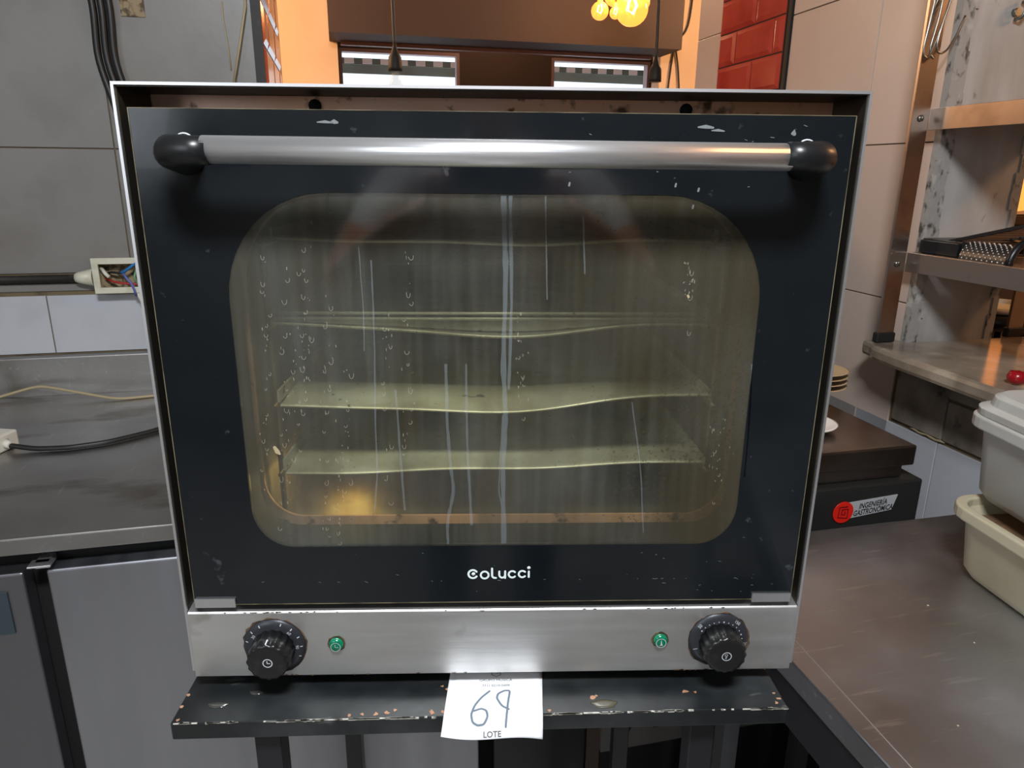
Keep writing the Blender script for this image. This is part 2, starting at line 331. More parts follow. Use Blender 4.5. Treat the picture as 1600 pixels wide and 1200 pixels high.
# far dining wall with two windows
b = B()
W1 = (-.08, .70); W2 = (1.337, 2.06); ZT = 1.226; ZB = .15
b.box(-2.2, W1[0], 4.5, 4.6, -.9, 2.0); b.box(W1[1], W2[0], 4.5, 4.6, -.9, 2.0); b.box(W2[1], 3.5, 4.5, 4.6, -.9, 2.0)
for w in (W1, W2): b.box(w[0], w[1], 4.5, 4.6, -.9, ZB); b.box(w[0], w[1], 4.5, 4.6, ZT, 2.0)
struct(b, 'wall_far', M['brown_wall'], 'brown far wall of the dining room between the two windows')
for i, w in enumerate((W1, W2)):
    b = B(); t = .02
    b.box(w[0], w[0]+t, 4.49, 4.56, ZB, ZT); b.box(w[1]-t, w[1], 4.49, 4.56, ZB, ZT); b.box(w[0]+t, w[1]-t, 4.49, 4.56, ZT-t, ZT); b.box(w[0]+t, w[1]-t, 4.49, 4.56, ZB, ZB+t)
    o = struct(b, 'window_%d' % (i+1), M['mauve'], ('left' if i == 0 else 'right')+' far window behind the hanging lamp with bright daylight')
    b = B(); b.box(w[0]+t, w[1]-t, 4.52, 4.524, ZB+t, ZT-t); part(b, 'pane', M['clear_glass'], o)
b = B(); b.box(-2.2, -.095, 3.2, 3.3, -.9, 2.0); struct(b, 'wall_ochre_left', M['orange_wall'], 'glowing orange wall left of the far left window')
b = B(); b.box(1.56, 3.5, 3.2, 3.3, -.9, 2.0); struct(b, 'wall_ochre_right', M['orange_wall'], 'glowing orange wall right of the far right window')
b = B(); b.box(-.131, 1.556, 2.95, 3.2, 1.06, 2.0)
struct(b, 'wall_beam', M['brown_wall'], 'dark brown boxed beam hanging above the far windows')
b = B(); b.box(-.08, 1.50, 3.18, 3.21, 1.045, 1.06); struct(b, 'trim_1', M['mauve'], 'mauve strip under the dark brown beam')
b = B(); b.lathe([(.055, -.9), (.055, 2.0)], (-.36, 2.35, 0), 'z', 16); struct(b, 'trim_2', M['orange_wall'], 'round orange pipe casing beside left red tiles')  # round column put in for the soft orange gradient

# tiles
def tile_set(name, parent, mt, rects, face, d0, thick=.004, bev=.0012):
    """face 'v-': in the plane v=d0 facing the kitchen, 'u-': plane u=d0 facing left, 'u+': facing right"""
    for (a0, a1, z0, z1) in rects:
        g = .0012; b = B()
        if face == 'v-': b.box(a0+g, a1-g, d0-thick, d0+.004, z0+g, z1-g)
        elif face == 'u-': b.box(d0-thick, d0+.004, a0+g, a1-g, z0+g, z1-g)
        else: b.box(d0-.004, d0+thick, a0+g, a1-g, z0+g, z1-g)
        part(b, name, mt, parent, bevel=bev, seg=2)
us = [-2.199, -1.965, -1.628, -1.291, -.954, -.617, -.284]
zs = [.236, .515, .852, 1.189]
tile_set('tile', wall_back, M['tile_grey'], [(us[i], us[i+1], zs[j], zs[j+1]) for i in range(len(us)-1) for j in range(3)], 'v-', WB)
tile_set('tile', wall_back, M['tile_grey'], [(a_, c_, z_, w_) for a_, c_ in ((-.284, .05), (.05, .387), (.387, .724), (.724, 1.062)) for z_, w_ in ((.194, .515), (.515, .549))], 'v-', WB)
tile_set('tile', wall_back, M['tile_grey'], [(us[i], us[i+1], 1.189, 1.526) for i in range(len(us)-1)], 'v-', WB)
tile_set('tile', wall_back, M['tile_grey'], [(us[i], us[i+1], .194, .214) for i in range(len(us)-1)], 'v-', WB)
wu = [-2.19, -2.059, -1.809, -1.559, -1.309, -1.059, -.809, -.559, -.309, -.059, .191, .441, .691, .941, 1.062]
tile_set('white_tile', wall_back, M['tile_white'], [(wu[i], wu[i+1], .046, .186) for i in range(len(wu)-1)], 'v-', WB)
tile_set('tile', wall_right, M['tile_cream'], [(v0, v1, z0, z1) for (v0, v1) in ((.926, 1.263), (.712, .926)) for (z0, z1) in ((-.13, .205), (.205, .539), (.539, .875), (.875, 1.21), (1.21, 1.545))], 'u-', WR)
tile_set('tile', wall_right, M['tile_cream'], [(1.635, 1.80, z0, z1) for (z0, z1) in ((.56, .897), (.897, 1.233))], 'u-', WR)
tile_set('white_tile', wall_right, M['tile_white'], [(v0, v0+.25, z0, z0+.24) for v0 in (.817, .567, .317, .067, -.183) for z0 in (-.304, -.548) if not (v0 > .7 and z0 > -.3)]+[(.567, .695, -.30, -.066), (.317, .567, -.06, -.058)][:0], 'u-', WR)
# red bevelled tiles lining the opening, running bond, each with a raised field
def red_tile(parent, uface, sgn, v0, v1, z0, z1):
    g = .002; d = .007; e = .012; f = .0
    w0, w1, y0, y1 = v0+g, v1-g, z0+g, z1-g
    e2 = min(e, (w1-w0)*.3)
    vs = [(uface, w0, y0), (uface, w1, y0), (uface, w1, y1), (uface, w0, y1), (uface+sgn*.002, w0, y0), (uface+sgn*.002, w1, y0), (uface+sgn*.002, w1, y1), (uface+sgn*.002, w0, y1),
          (uface+sgn*d, w0+e2, y0+e), (uface+sgn*d, w1-e2, y0+e), (uface+sgn*d, w1-e2, y1-e), (uface+sgn*d, w0+e2, y1-e)]
    fs = [(0, 1, 2, 3), (8, 9, 10, 11)]
    for k in range(4):
        k2 = (k+1) % 4; fs += [(k, k2, 4+k2, 4+k), (4+k, 4+k2, 8+k2, 8+k)]
    b = B(); b.add(vs, fs); part(b, 'red_tile', M['tile_red'], parent)
bb = B(); bb.box(WR-.010, WR, 1.279, 1.635, .55, 1.62); rb = part(bb, 'tile_backing', M['grout_red'], wall_right)
for k in range(10):
    z0 = .603+k*.0935
    cuts = [1.285, 1.335, 1.535, 1.635] if k % 2 == 0 else [1.285, 1.435, 1.635]
    for c0, c1 in zip(cuts, cuts[1:]): red_tile(wall_right, WR-.010, -1, c0, c1, z0, z0+.0935)
bb = B(); bb.box(-.284, -.278, 1.283, 1.80, .55, 1.62); part(bb, 'tile_backing', M['grout_red'], wall_back)
for k in range(10):
    z0 = .563+k*.0935
    cuts = [1.29, 1.39, 1.59, 1.79] if k % 2 == 0 else [1.29, 1.49, 1.69, 1.79]
    for c0, c1 in zip(cuts, cuts[1:]): red_tile(wall_back, -.278, 1, c0, c1, z0, z0+.0935)
b = B(); b.box(-.296, -.276, 1.262, 1.284, .53, 1.64); part(b, 'edge_trim', M['trim_black'], wall_back)
b = B(); b.box(WR-.010, WR+.002, 1.264, 1.284, .53, 1.64); part(b, 'edge_trim', M['trim_black'], wall_right)
# plaster reveal of the right wall and bare block under the marble
b = B(); b.box(1.074, 1.286, .699, .706, .10, 1.62); part(b, 'plaster_reveal', M['plaster_grey'], wall_right, 'whitish stained plaster')
b = B()
random.seed(3)
for k in range(40):
    z = .10+k*.038; w = .012+random.random()*.016
    b.box(WR-.006, WR+.004+w, .694, .712, z, z+.038)
    w2 = .008+random.random()*.012; b.box(1.286-w2, 1.292, .696, .704, z, z+.038)
part(b, 'ragged_plaster_edge', M['mould'], wall_right, 'black mouldy ragged plaster edge')
for (v0, v1, z0, z1) in ((.56, .70, -.055, .09), (.41, .555, -.055, .03), (.26, .405, -.055, .03), (.11, .255, -.055, .03), (.41, .56, .036, .09), (.20, .405, .036, .09), (-.10, .195, .036, .09), (-.10, .105, -.055, .03)):
    b = B(); b.box(WR-.007, WR+.004, v0, v1, z0, z1); part(b, 'block', M['plaster_block'], wall_right, bevel=.002)
b = B(); b.tube([(WR-.004, .645-.012*i, -.059+.0015*math.sin(i*1.9)) for i in range(9)], [.001, .003, .0022, .0032, .0026, .0035, .003, .0034, .001], 6); part(b, 'plaster_bead', M['cord_cream'], wall_right, 'yellowed bead of plaster above white tiles')
b = B(); b.tube([(1.20, .694, .80), (1.20, .680, .80), (1.196, .676, .785), (1.19, .682, .77), (1.188, .694, .768)], .0035, 6); b.lathe([(.008, .690), (.008, .699)], (1.19, 0, .782), 'y', 8)
single(b, 'wall_hook', M['wire'], 'small rusty hook fixed high on the stained plaster pillar', 'hook', (1.195, .694, .768))

# ============================================================ OUTSIDE: awnings over the windows
aw = root('awning', 'grey green striped awning outside the far windows', 'awning', (1.0, 5.2, .9))
b = B()
b.add([(-.6, 5.10, 1.253), (2.9, 5.10, 1.253), (2.9, 6.0, 1.290), (-.6, 6.0, 1.290), (-.6, 5.10, 1.249), (2.9, 5.10, 1.249), (2.9, 6.0, 1.285), (-.6, 6.0, 1.285)], [(0, 1, 2, 3), (4, 5, 6, 7), (0, 1, 5, 4), (1, 2, 6, 5), (2, 3, 7, 6), (3, 0, 4, 7)])
part(b, 'canopy', M['awning'], aw)
b = B(); b.box(-.6, 2.9, 5.085, 5.10, 1.211, 1.253); part(b, 'front_band', M['awning_dark'], aw)
for k in range(26):
    b = B(); b.box(-.55+k*.128, -.55+k*.128+.068, 5.075, 5.084, 1.215, 1.250); part(b, 'pink_stripe', M['awning_pink'], aw)
b = B(); b.box(-.6, 2.9, 5.15, 5.17, 1.157, 1.249); part(b, 'hanging_cloth', M['awning'], aw)

# ============================================================ CABLES AND WALL FITTINGS ON THE LEFT
for i, du in enumerate((0, .017, .033)):
    pts = [(-.622+du*.8, 1.262, 1.30), (-.624+du, 1.262, .90), (-.615+du, 1.260, .80), (-.622+du, 1.262, .70), (-.588+du, 1.258, .56), (-.570+du*.7, 1.256, .44), (-.555+du*.6, 1.255, .20), (-.545+du*.5, 1.25, .02)]
    P = []
    for a, c in zip(pts, pts[1:]):
        for t in range(6): P.append(Vector(a).lerp(Vector(c), t/6))
    P.append(Vector(pts[-1]))
    for _ in range(3): P = [P[0]]+[(P[k-1]+P[k]*2+P[k+1])/4 for k in range(1, len(P)-1)]+[P[-1]]
    b = B(); b.tube(P, .0075, 8)
    single(b, 'wall_cable', M['cable'], ['leftmost black cable running down the grey wall tiles', 'middle black cable running down the grey wall tiles', 'rightmost black cable running down the grey wall tiles'][i], 'cable', pts[-1], True, 'black cables on the left wall')
b = B(); b.tube([(-.30, 1.262, 1.1), (-.302, 1.262, .9), (-.306, 1.260, .82), (-.325, 1.258, .74), (-.345, 1.256, .66)], .0028, 6)
single(b, 'thin_cord', M['cord_cream'], 'thin brown cord beside the left red tiles', 'cord', (-.345, 1.256, .66))
b = B(); b.box(-.566, -.517, 1.2725, 1.2752, .79, .87); single(b, 'tape_patch', M['brown_tape'], 'torn brown tape stuck high on the grey tile', 'tape', (-.54, 1.275, .79), bevel=.001)
b = B(); b.tube([(-.356, 1.273, .83), (-.357, 1.2725, .80), (-.352, 1.273, .74), (-.350, 1.273, .69)], .0016, 5); single(b, 'tile_crack', M['cord_cream'], 'yellowish crack line down the upper grey tile near the opening', 'crack', (-.35, 1.274, .69))
cd = root('wall_conduit', 'dark grimy conduit ending at the open white socket box', 'pipe', (-.90, 1.27, .225))
b = B(); b.tube([(-1.6, 1.268, .225), (-.735, 1.268, .225)], .0095, 10); part(b, 'pipe', M['trim_black'], cd)
b = B(); b.lathe([(.010, -.735), (.013, -.728), (.021, -.695)], (0, 1.258, .228), 'x', 14); part(b, 'end_cone', M['box_plastic'], cd, 'grey cone')
sb = root('socket_box', 'open white socket box with loose coloured wires left of oven', 'socket', (-.645, 1.27, .19))
u0, u1, z0, z1 = -.692, -.585, .192, .274
fr = .014
b = B(); b.ring([(u0, z0), (u1, z0), (u1, z1), (u0, z1)], [(u0+fr, z0+fr), (u1-fr, z0+fr), (u1-fr, z1-fr), (u0+fr, z1-fr)], 'y', 1.237, 1.243); b.ring([(u0+.003, z0+.003), (u1-.003, z0+.003), (u1-.003, z1-.003), (u0+.003, z1-.003)], [(u0+.007, z0+.007), (u1-.007, z0+.007), (u1-.007, z1-.007), (u0+.007, z1-.007)], 'y', 1.243, 1.274)
part(b, 'box_frame', M['box_plastic'], sb, bevel=.001)
b = B(); b.box(u0+.007, u1-.007, 1.270, 1.274, z0+.007, z1-.007); part(b, 'back_plate', M['brown_tape'], sb)
for nm, mt_, pts, r in (('blue_wire', 'wire_blue', [(-.64, 1.250, .238), (-.625, 1.240, .242), (-.61, 1.236, .252), (-.597, 1.240, .262)], .0034), ('black_wire', 'cable', [(-.667, 1.262, .236), (-.655, 1.250, .240), (-.64, 1.245, .239), (-.622, 1.243, .243)], .003),
                         ('red_wire', 'wire_red', [(-.672, 1.260, .225), (-.652, 1.248, .218), (-.63, 1.240, .215), (-.60, 1.240, .212), (-.59, 1.245, .222)], .0026), ('violet_wire', 'wire_violet', [(-.63, 1.245, .243), (-.622, 1.238, .228), (-.612, 1.236, .215), (-.607, 1.235, .198), (-.606, 1.24, .185)], .003),
                         ('white_wire', 'wire_white', [(-.678, 1.258, .250), (-.668, 1.248, .238), (-.660, 1.246, .229)], .0045), ('green_wire', 'wire_green', [(-.60, 1.245, .245), (-.604, 1.238, .230), (-.60, 1.24, .212)], .0026), ('white_wire', 'wire_white', [(-.603, 1.245, .20), (-.601, 1.24, .185), (-.596, 1.245, .160)], .003)):
    b = B(); b.tube(pts, r, 6); part(b, nm, M[mt_], sb)

# ============================================================ FRIDGE COUNTER (left and behind the table)
fc = root('fridge_counter', 'stainless steel fridge counter with doors behind and left of oven', 'counter', (-.3, .9, -.9))
b = B(); b.box(-1.9, .30, .49, 1.245, -.078, -.050); part(b, 'worktop', M['steel_counter'], fc, bevel=.003, seg=3)
b = B(); b.box(-1.9, .30, 1.245, 1.274, -.078, .044); part(b, 'backsplash', M['steel_counter'], fc, bevel=.003)
b = B(); b.box(-1.88, .30, .525, 1.24, -.82, -.080); part(b, 'body', M['dark_gap'], fc)
def fdoor(a0, a1, mt_='steel_door'):
    b = B(); b.box(a0, a1, .488, .522, -.80, -.106); d = part(b, 'door', M[mt_], fc, bevel=.004, seg=3)
    return d
fdoor(-1.27, -.616, 'steel_door_dull'); d2 = fdoor(-.586, .072); d3 = fdoor(.10, .285, 'leg_black')  # last door coloured black in place of the shade under the table
b = B(); b.box(-.606, -.574, .478, .50, -.0955, -.0925); b.box(-.60, -.580, .490, .52, -.103, -.0925); part(b, 'hinge', M['steel_edge'], fc, bevel=.001)
b = B(); b.box(-.74, -.6415, .4855, .4885, -.205, -.135); part(b, 'blue_tape', mat('dark_blue_tape', S(54, 66, 74), .4), fc, 'dark blue tape on left door')
b = B(); b.box(-.398, -.386, .472, .489, -.20, -.125); part(b, 'door_handle', M['leg_black'], fc, bevel=.002)
for x in (-1.8, .26):
    b = B(); b.tube([(x, .60, -.82), (x, .60, -.9)], .018, 10); part(b, 'leg', M['steel_door'], fc)
vg = root('vent_grille', 'dim dusty slotted grille behind the table beside right counter', 'grille', (.60, .50, -.9))
b = B(); b.box(.32, .95, .495, .505, -.64, -.14); part(b, 'panel', mat('dusty_grey_panel', S(112, 108, 104), .7), vg)
b = B(); b.box(.32, .95, .497, .503, -.9, -.64); part(b, 'kick_panel', M['leg_black'], vg, 'black lower panel')  # black sheet put in where only shade lies under the grille
for k in range(8):
    x = .36+k*.070
    for zz in (-.60, -.50, -.40, -.30):
        b = B(); b.add([(x, .4935, zz), (x+.018, .4935, zz), (x+.050, .4935, zz+.075), (x+.032, .4935, zz+.075), (x, .4955, zz), (x+.018, .4955, zz), (x+.050, .4955, zz+.075), (x+.032, .4955, zz+.075)], [(0, 1, 2, 3), (4, 5, 6, 7), (0, 1, 5, 4), (1, 2, 6, 5), (2, 3, 7, 6), (3, 0, 4, 7)])
        part(b, 'slot', M['dark_gap'], vg)

# things on the left counter
def smooth_path(pts, n=8, it=4):
    P = []
    for a, c in zip(pts, pts[1:]):
        for t in range(n): P.append(Vector(a).lerp(Vector(c), t/n))
    P.append(Vector(pts[-1]))
    for _ in range(it): P = [P[0]]+[(P[k-1]+P[k]*2+P[k+1])/4 for k in range(1, len(P)-1)]+[P[-1]]
    return P
b = B(); b.tube(smooth_path([(-1.15, 1.19, -.0465), (-.95, 1.215, -.0465), (-.84, 1.225, -.018), (-.76, 1.20, -.03), (-.66, 1.17, -.0465), (-.55, 1.19, -.0465), (-.45, 1.2, -.0465)], 10, 6), .0033, 8)
single(b, 'cream_cord', M['cord_cream'], 'cream cord lying along the back of the left steel counter', 'cord', (-.66, 1.17, -.05))
b = B(); b.tube(smooth_path([(-.775, .870, -.036), (-.72, .858, -.044), (-.66, .853, -.0445), (-.60, .868, -.0445), (-.53, .915, -.0445), (-.46, .99, -.0445), (-.36, 1.08, -.0445)], 10, 6), .0052, 8)
single(b, 'power_cable', M['cable'], 'black power cable running from white plug across left counter', 'cable', (-.66, .853, -.05))
pl = root('plug_connector', 'white plastic plug connector at the left edge on the steel counter', 'plug', (-.79, .89, -.05))
b = B(); mt = Matrix.Translation((-.80, .885, -.032)) @ Matrix.Rotation(-.35, 4, 'Z'); b.box(-.030, .028, -.028, .030, -.0175, .016, mt); part(b, 'housing', M['wire_white'], pl, bevel=.004)
b = B(); b.tube([mt @ Vector((.026, -.002, -.002)), mt @ Vector((.040, -.006, -.004))], [.010, .006], 8); part(b, 'cable_grip', M['wire_white'], pl)

# ============================================================ RIGHT COUNTER
rc = root('steel_counter', 'scratched dark stainless steel counter right of the oven', 'counter', (.7, -.4, -.9))
b = B(); b.box(.337, 1.05, -1.4, .262, -.080, -.050); part(b, 'worktop', M['steel_counter_right'], rc, bevel=.003, seg=3)
b = B(); b.tube([(.352, -1.39, -.0503), (.352, -.3, -.0503), (.363, .02, -.0503), (.363, .25, -.0503)], .0009, 5); part(b, 'fold_line', M['steel_edge'], rc, 'bright scratch line along the front fold')  # thin bright line raised along the lip crease
b = B(); b.box(.345, 1.04, -1.38, .25, -.70, -.68); part(b, 'under_shelf', M['steel_counter_right'], rc)
for x, y in ((.37, .22), (1.02, .22), (.37, -1.36), (1.02, -1.36)):
    b = B(); b.tube([(x, y, -.9), (x, y, -.08)], .018, 12); part(b, 'leg', M['steel_door'], rc)
b = B(); b.box(.340, .355, -1.39, .255, -.135, -.080); part(b, 'apron', M['leg_black'], rc, 'dark underside rail')
random.seed(11)
for i, (u, v, s) in enumerate(((.510, -.185, .0022), (.565, -.02, .0012), (.57, .055, .0015), (.44, -.125, .0012))):
    b = B(); b.lathe([(s*.6, -.0497), (s, -.0497+s*.5), (s*.7, -.0497+s*.9), (.0001, -.0497+s)], (u, v, 0), 'z', 8)
    single(b, 'crumb', M['tub_yellow'], ['largest pale crumb near the bottom of the right steel counter', 'tiny pale crumb in the middle of the right steel counter', 'tiny crumb near the plastic tubs on the right counter', 'tiny crumb near the front fold of right counter'][i], 'crumb', (u, v, -.05))

# marble sill
b = B()
b.prism([(.978, .700), (.964, .675), (.955, .60), (.946, .388), (.935, -.75), (1.45, -.75), (1.45, .694), (1.064, .694), (1.064, .735), (.984, .735)], 'z', .092, .124)
single(b, 'marble_sill', M['marble'], 'grey brown marble sill with rounded edge under steel rack', 'sill', (1.1, .3, .092), bevel=.009)

# steel rack
rk = root('steel_rack', 'brown tinted steel shelf rack with flat posts standing on marble sill', 'rack', (1.03, .6, .124))
def rack_post(u, v):
    b = B(); b.box(u-.020, u+.020, v-.002, v+.001, .135, 1.35); b.box(u-.020, u-.0175, v-.001, v+.005, .135, 1.35); part(b, 'post', M['rack'], rk, bevel=.0006)
    b = B(); b.box(u-.023, u+.023, v-.006, v+.010, .1245, .146); part(b, 'foot', M['rubber'], rk, bevel=.003)
rack_post(1.011, .700); rack_post(1.345, .690); rack_post(1.011, -.45); rack_post(1.345, -.45)
for (z0, z1) in ((.560, .601), (.278, .318)):
    b = B(); b.box(1.0315, 1.034, -.45, .697, z0, z1); b.box(1.034, 1.050, -.45, .697, z1-.0025, z1); part(b, 'rail', M['rack'], rk, bevel=.0006)
    b = B(); b.box(1.325, 1.3275, -.45, .698, z0, z1); part(b, 'rail', M['rack'], rk)
b = B()
b.box(1.0655, 1.3245, -.44, .690, .3125, .3155); part(b, 'shelf', M['rack'], rk)
b = B(); b.box(1.0525, 1.3245, -.44, .690, .596, .5985); part(b, 'shelf', M['rack'], rk)
for z in (.582, .294, .90):
    b = B(); b.lathe([(.0065, .6975), (.0065, .6955), (.0045, .694), (.0001, .6935)][::-1], (1.011, 0, z), 'y', 12); part(b, 'bolt', M['wire'], rk)

# wire hooks hanging on the left post
hk = [('bent wire hook hanging in front of the rack post, longest loop', [(.998, .688, .82), (.992, .688, .75), (.986, .687, .71), (.989, .686, .694), (.995, .686, .690), (1.001, .686, .694), (1.012, .687, .72), (1.026, .688, .77), (1.038, .690, .83)]),
      ('thin wire hook with open end pointing right over plaster', [(1.040, .690, .84), (1.033, .688, .80), (1.020, .687, .75), (1.014, .686, .716), (1.018, .686, .702), (1.028, .686, .699), (1.040, .686, .706), (1.056, .687, .732), (1.070, .688, .768)]),
      ('short wire hook curled behind the longest loop', [(1.018, .692, .83), (1.014, .691, .76), (1.004, .690, .712), (1.007, .690, .697), (1.015, .690, .690), (1.018, .690, .694)])]
for lb, pts in hk:
    pts = [(u_-.004, v_, z_) for u_, v_, z_ in pts]
    b = B(); b.tube(smooth_path(pts, 5, 2), .0021, 7); b.tube([(pts[0][0], pts[0][1], pts[0][2]), (pts[0][0], pts[0][1]+.002, pts[0][2]+.10)], .0021, 6)
    single(b, 'wire_hook', M['wire'], lb, 'hook', pts[0], True, 'wire hooks on the rack post')
b = B(); b.tube([(.985, .68, .765), (.995, .68, .79), (1.005, .682, .84), (1.01, .684, .90)], [.002, .006, .009, .009], 8, flat=.3)
single(b, 'hanging_blade', M['wire'], 'dark tip of a utensil hanging left of the wire hooks', 'utensil', (.985, .68, .765))

# grater and mandoline on the rack shelf
gb = root('slicer_box', 'black slicer box lying on the lower shelf of the rack', 'slicer', (1.12, .60, .318))
b = B(); b.ring([(1.058, .3165), (1.215, .3165), (1.215, .348), (1.058, .348)], [(1.066, .3225), (1.207, .3225), (1.207, .342), (1.066, .342)], 'y', .588, .604); b.box(1.058, 1.064, .604, .690, .3165, .345); b.box(1.209, 1.215, .604, .690, .3165, .345); b.box(1.058, 1.215, .604, .690, .343, .348)
part(b, 'case', M['plastic_black'], gb, bevel=.0015)
b = B(); b.box(1.058, 1.064, .500, .69, .3165, .337); b.box(1.052, 1.059, .592, .69, .3185, .345); part(b, 'side_rail', M['plastic_black'], gb, bevel=.0015)
mg = root('flat_slicer', 'flat black framed slicer leaning with bright studs on the rack shelf', 'slicer', (1.15, .55, .32))
mm = Matrix.Translation((1.065, .58, .356)) @ Matrix.Rotation(math.radians(-4), 4, 'Z') @ Matrix.Rotation(math.radians(-14), 4, 'X')
b = B(); b.box(0, .008, -.13, .10, 0, .006, mm); b.box(.12, .128, -.13, .10, 0, .006, mm); b.box(0, .128, -.135, -.125, 0, .008, mm); b.box(0, .128, .10, .108, 0, .008, mm); part(b, 'frame', M['plastic_black'], mg)
for k in range(9):
    b = B(); b.box(.010, .118, -.09+k*.020, -.082+k*.020, .002, .006, mm); part(b, 'bar', M['rack'], mg)
b = B()
for k in range(7): b.lathe([(.0026, .006), (.0018, .0095), (.0001, .010)], (0, 0, 0), 'z', 6); n = len(b.v); b.v[n-18:] = [tuple(mm @ Vector((p[0]+.012+k*.017, p[1]-.112, p[2]))) for p in b.v[n-18:]]
part(b, 'studs', M['steel_edge'], mg, 'bright round studs')
gr_ = root('curved_grater', 'curved perforated metal grater at right edge of the rack shelf', 'grater', (1.10, .50, .318))
b = B(); nn = 14; R_ = .030; v0, v1 = .475, .585
arc = [(1.062+.018-R_*math.cos(math.radians(a)), .3165+R_*1.1*math.sin(math.radians(a))) for a in [i*115/nn for i in range(nn+1)]]
b.add([(u, v, z) for v in (v0, v1) for u, z in arc], [(i, i+1, nn+2+i, nn+1+i) for i in range(nn)], True); part(b, 'grating_face', M['grill_body'], gr_)
b = B()
for r_ in range(12):
    for c_ in range(9):
        a = math.radians(6+r_*9); u = 1.080-(R_+.0006)*math.cos(a); z = .3165+(R_+.0006)*1.1*math.sin(a); v = v0+.010+c_*.0115+(r_ % 2)*.0055
        b.lathe([(.0018, -.0008), (.0012, .0008), (.0001, .0012)], (0, 0, 0), 'x', 5); n = len(b.v)
        rot = Matrix.Rotation(a, 3, 'Y')
        b.v[n-15:] = [tuple(Vector((u, v, z))+rot @ Vector((-p[0], p[1], p[2]))) for p in b.v[n-15:]]
part(b, 'teeth', M['steel_edge'], gr_, kind='stuff')
b = B(); b.tube([(1.086-.040*math.cos(math.radians(a)), v0-.006, .318+.042*math.sin(math.radians(a))) for a in range(0, 150, 12)], .007, 8); part(b, 'handle_hoop', M['plastic_black'], gr_, 'dark curved end hoop')

# orange pendant and clutter beyond the pillar
sl = root('amber_lamp', 'glowing amber lamp seen beyond the stained plaster pillar', 'lamp', (2.13, 1.45, .50))
b = B(); b.lathe([(.0001, .36), (.05, .37), (.075, .42), (.07, .48), (.04, .53), (.02, .54)], (2.13, 1.45, 0), 'z', 20); part(b, 'shade', M['amber'], sl)
b = B(); b.lathe([(.02, .54), (.02, .60), (.006, .61), (.004, 2.0)], (2.13, 1.45, 0), 'z', 10); part(b, 'stem', M['brass'], sl)
b = B(); b.box(1.6, 3.4, 1.70, 1.78, -.9, .33); b.box(1.56, 3.44, 1.66, 1.78, .30, .33)
single(b, 'brown_cabinet', M['brown_wall'], 'dark brown cabinet in the side room beyond the pillar', 'cabinet', (2.4, 1.74, -.9))
b = B(); b.lathe([(.090, .1515), (.095, .156), (.090, .166), (.082, .165), (.082, .156)], (1.477, .862, 0), 'z', 28)
o = single(b, 'white_ring', M['wire_white'], 'white plastic ring behind rack beyond pillar foot', 'ring', (1.477, .862, .152)); 
st = root('low_stool', 'dark stool standing in the side room behind the sill', 'stool', (1.477, .862, -.9))
b = B(); b.lathe([(.09, .11), (.10, .12), (.10, .148), (.0001, .1505)], (1.477, .862, 0), 'z', 24); part(b, 'seat', M['leg_black'], st)
for a in range(4): b = B(); q = a*math.pi/2+.6; b.tube([(1.477+.07*math.cos(q), .862+.07*math.sin(q), .115), (1.477+.09*math.cos(q), .862+.09*math.sin(q), -.9)], .012, 8); part(b, 'leg', M['leg_black'], st)
b = B(); b.lathe([(.0001, .1243), (.009, .1262), (.015, .133), (.016, .139), (.012, .147), (.004, .149), (.0001, .148)], (1.006, .372, 0), 'z', 18)
single(b, 'red_ball', M['red_rubber'], 'glossy dark red round stopper on the marble sill edge', 'stopper', (1.006, .372, .124))

# ============================================================ GRILL WITH STICKER, AND THINGS ON IT
gl = root('contact_grill', 'dark contact grill with steel lid and red and silver sticker', 'grill', (.62, .45, -.12))
b = B(); b.box(.45, .797, .320, .56, -.115, -.013); part(b, 'body', M['grill_body'], gl, bevel=.004)
b = B(); b.box(.45, .775, .322, .55, .013, .048); b.box(.46, .765, .335, .54, -.013, .013); part(b, 'lid', M['grill_top'], gl, bevel=.003)
b = B(); b.prism([(.656, -.071), (.742, -.0625), (.750, -.036), (.656, -.042)], 'y', .3185, .320); stk = part(b, 'sticker', M['label_grey'], gl, 'silver sticker with black lettering')
b = B(); b.lathe([(.0190, -.0), (.0190, .0012)], (.648, .3172, -.0575), 'y', 28); part(b, 'round_badge', M['red_sticker'], gl, 'red round badge with square spiral mark')
def F(y, flip=1): return lambda a, c: (a, y, c)
b = B()
sp = [(.007, .011), (-.009, .011), (-.0105, -.009), (.009, -.012), (.009, .006), (-.003, .006), (-.004, -.004), (.003, -.0045), (.003, .001)]
b.stroke([(.648+x*.9, -.0575+z*.9) for x, z in sp], .0024, F(.3166)); part(b, 'badge_mark', M['maroon'], gl)
def text_part(txt, size, parent, mt_, fn, name='lettering', offx=0, align='CENTER', bold=0, shear=0, sx=1, label=None):
    cu = bpy.data.curves.new('tmp', 'FONT'); cu.body = txt; cu.size = size; cu.align_x = align; cu.align_y = 'CENTER'; cu.offset = bold; cu.shear = shear; cu.resolution_u = 3
    o = bpy.data.objects.new('tmp', cu); COL.objects.link(o); dg = bpy.context.evaluated_depsgraph_get(); dg.update()
    me = o.evaluated_get(dg).to_mesh(); b = B(); b.add([fn(v.co.x*sx, v.co.y) for v in me.vertices], [tuple(p.vertices) for p in me.polygons])
    o.evaluated_get(dg).to_mesh_clear(); bpy.data.objects.remove(o); bpy.data.curves.remove(cu)
    return part(b, name, mt_, parent, label)
sk = lambda cx, cz: (lambda x, y: (cx+x, .3182, cz+y+x*.08))
text_part('INGENIERÍA', .0135, gl, M['ink_dark'] if 0 else M['leg_black'], sk(.704, -.0485), bold=.0003, shear=.15, sx=.74)
text_part('GASTRONÓMICA', .0135, gl, M['leg_black'], sk(.7055, -.0600), bold=.0003, shear=.15, sx=.70)
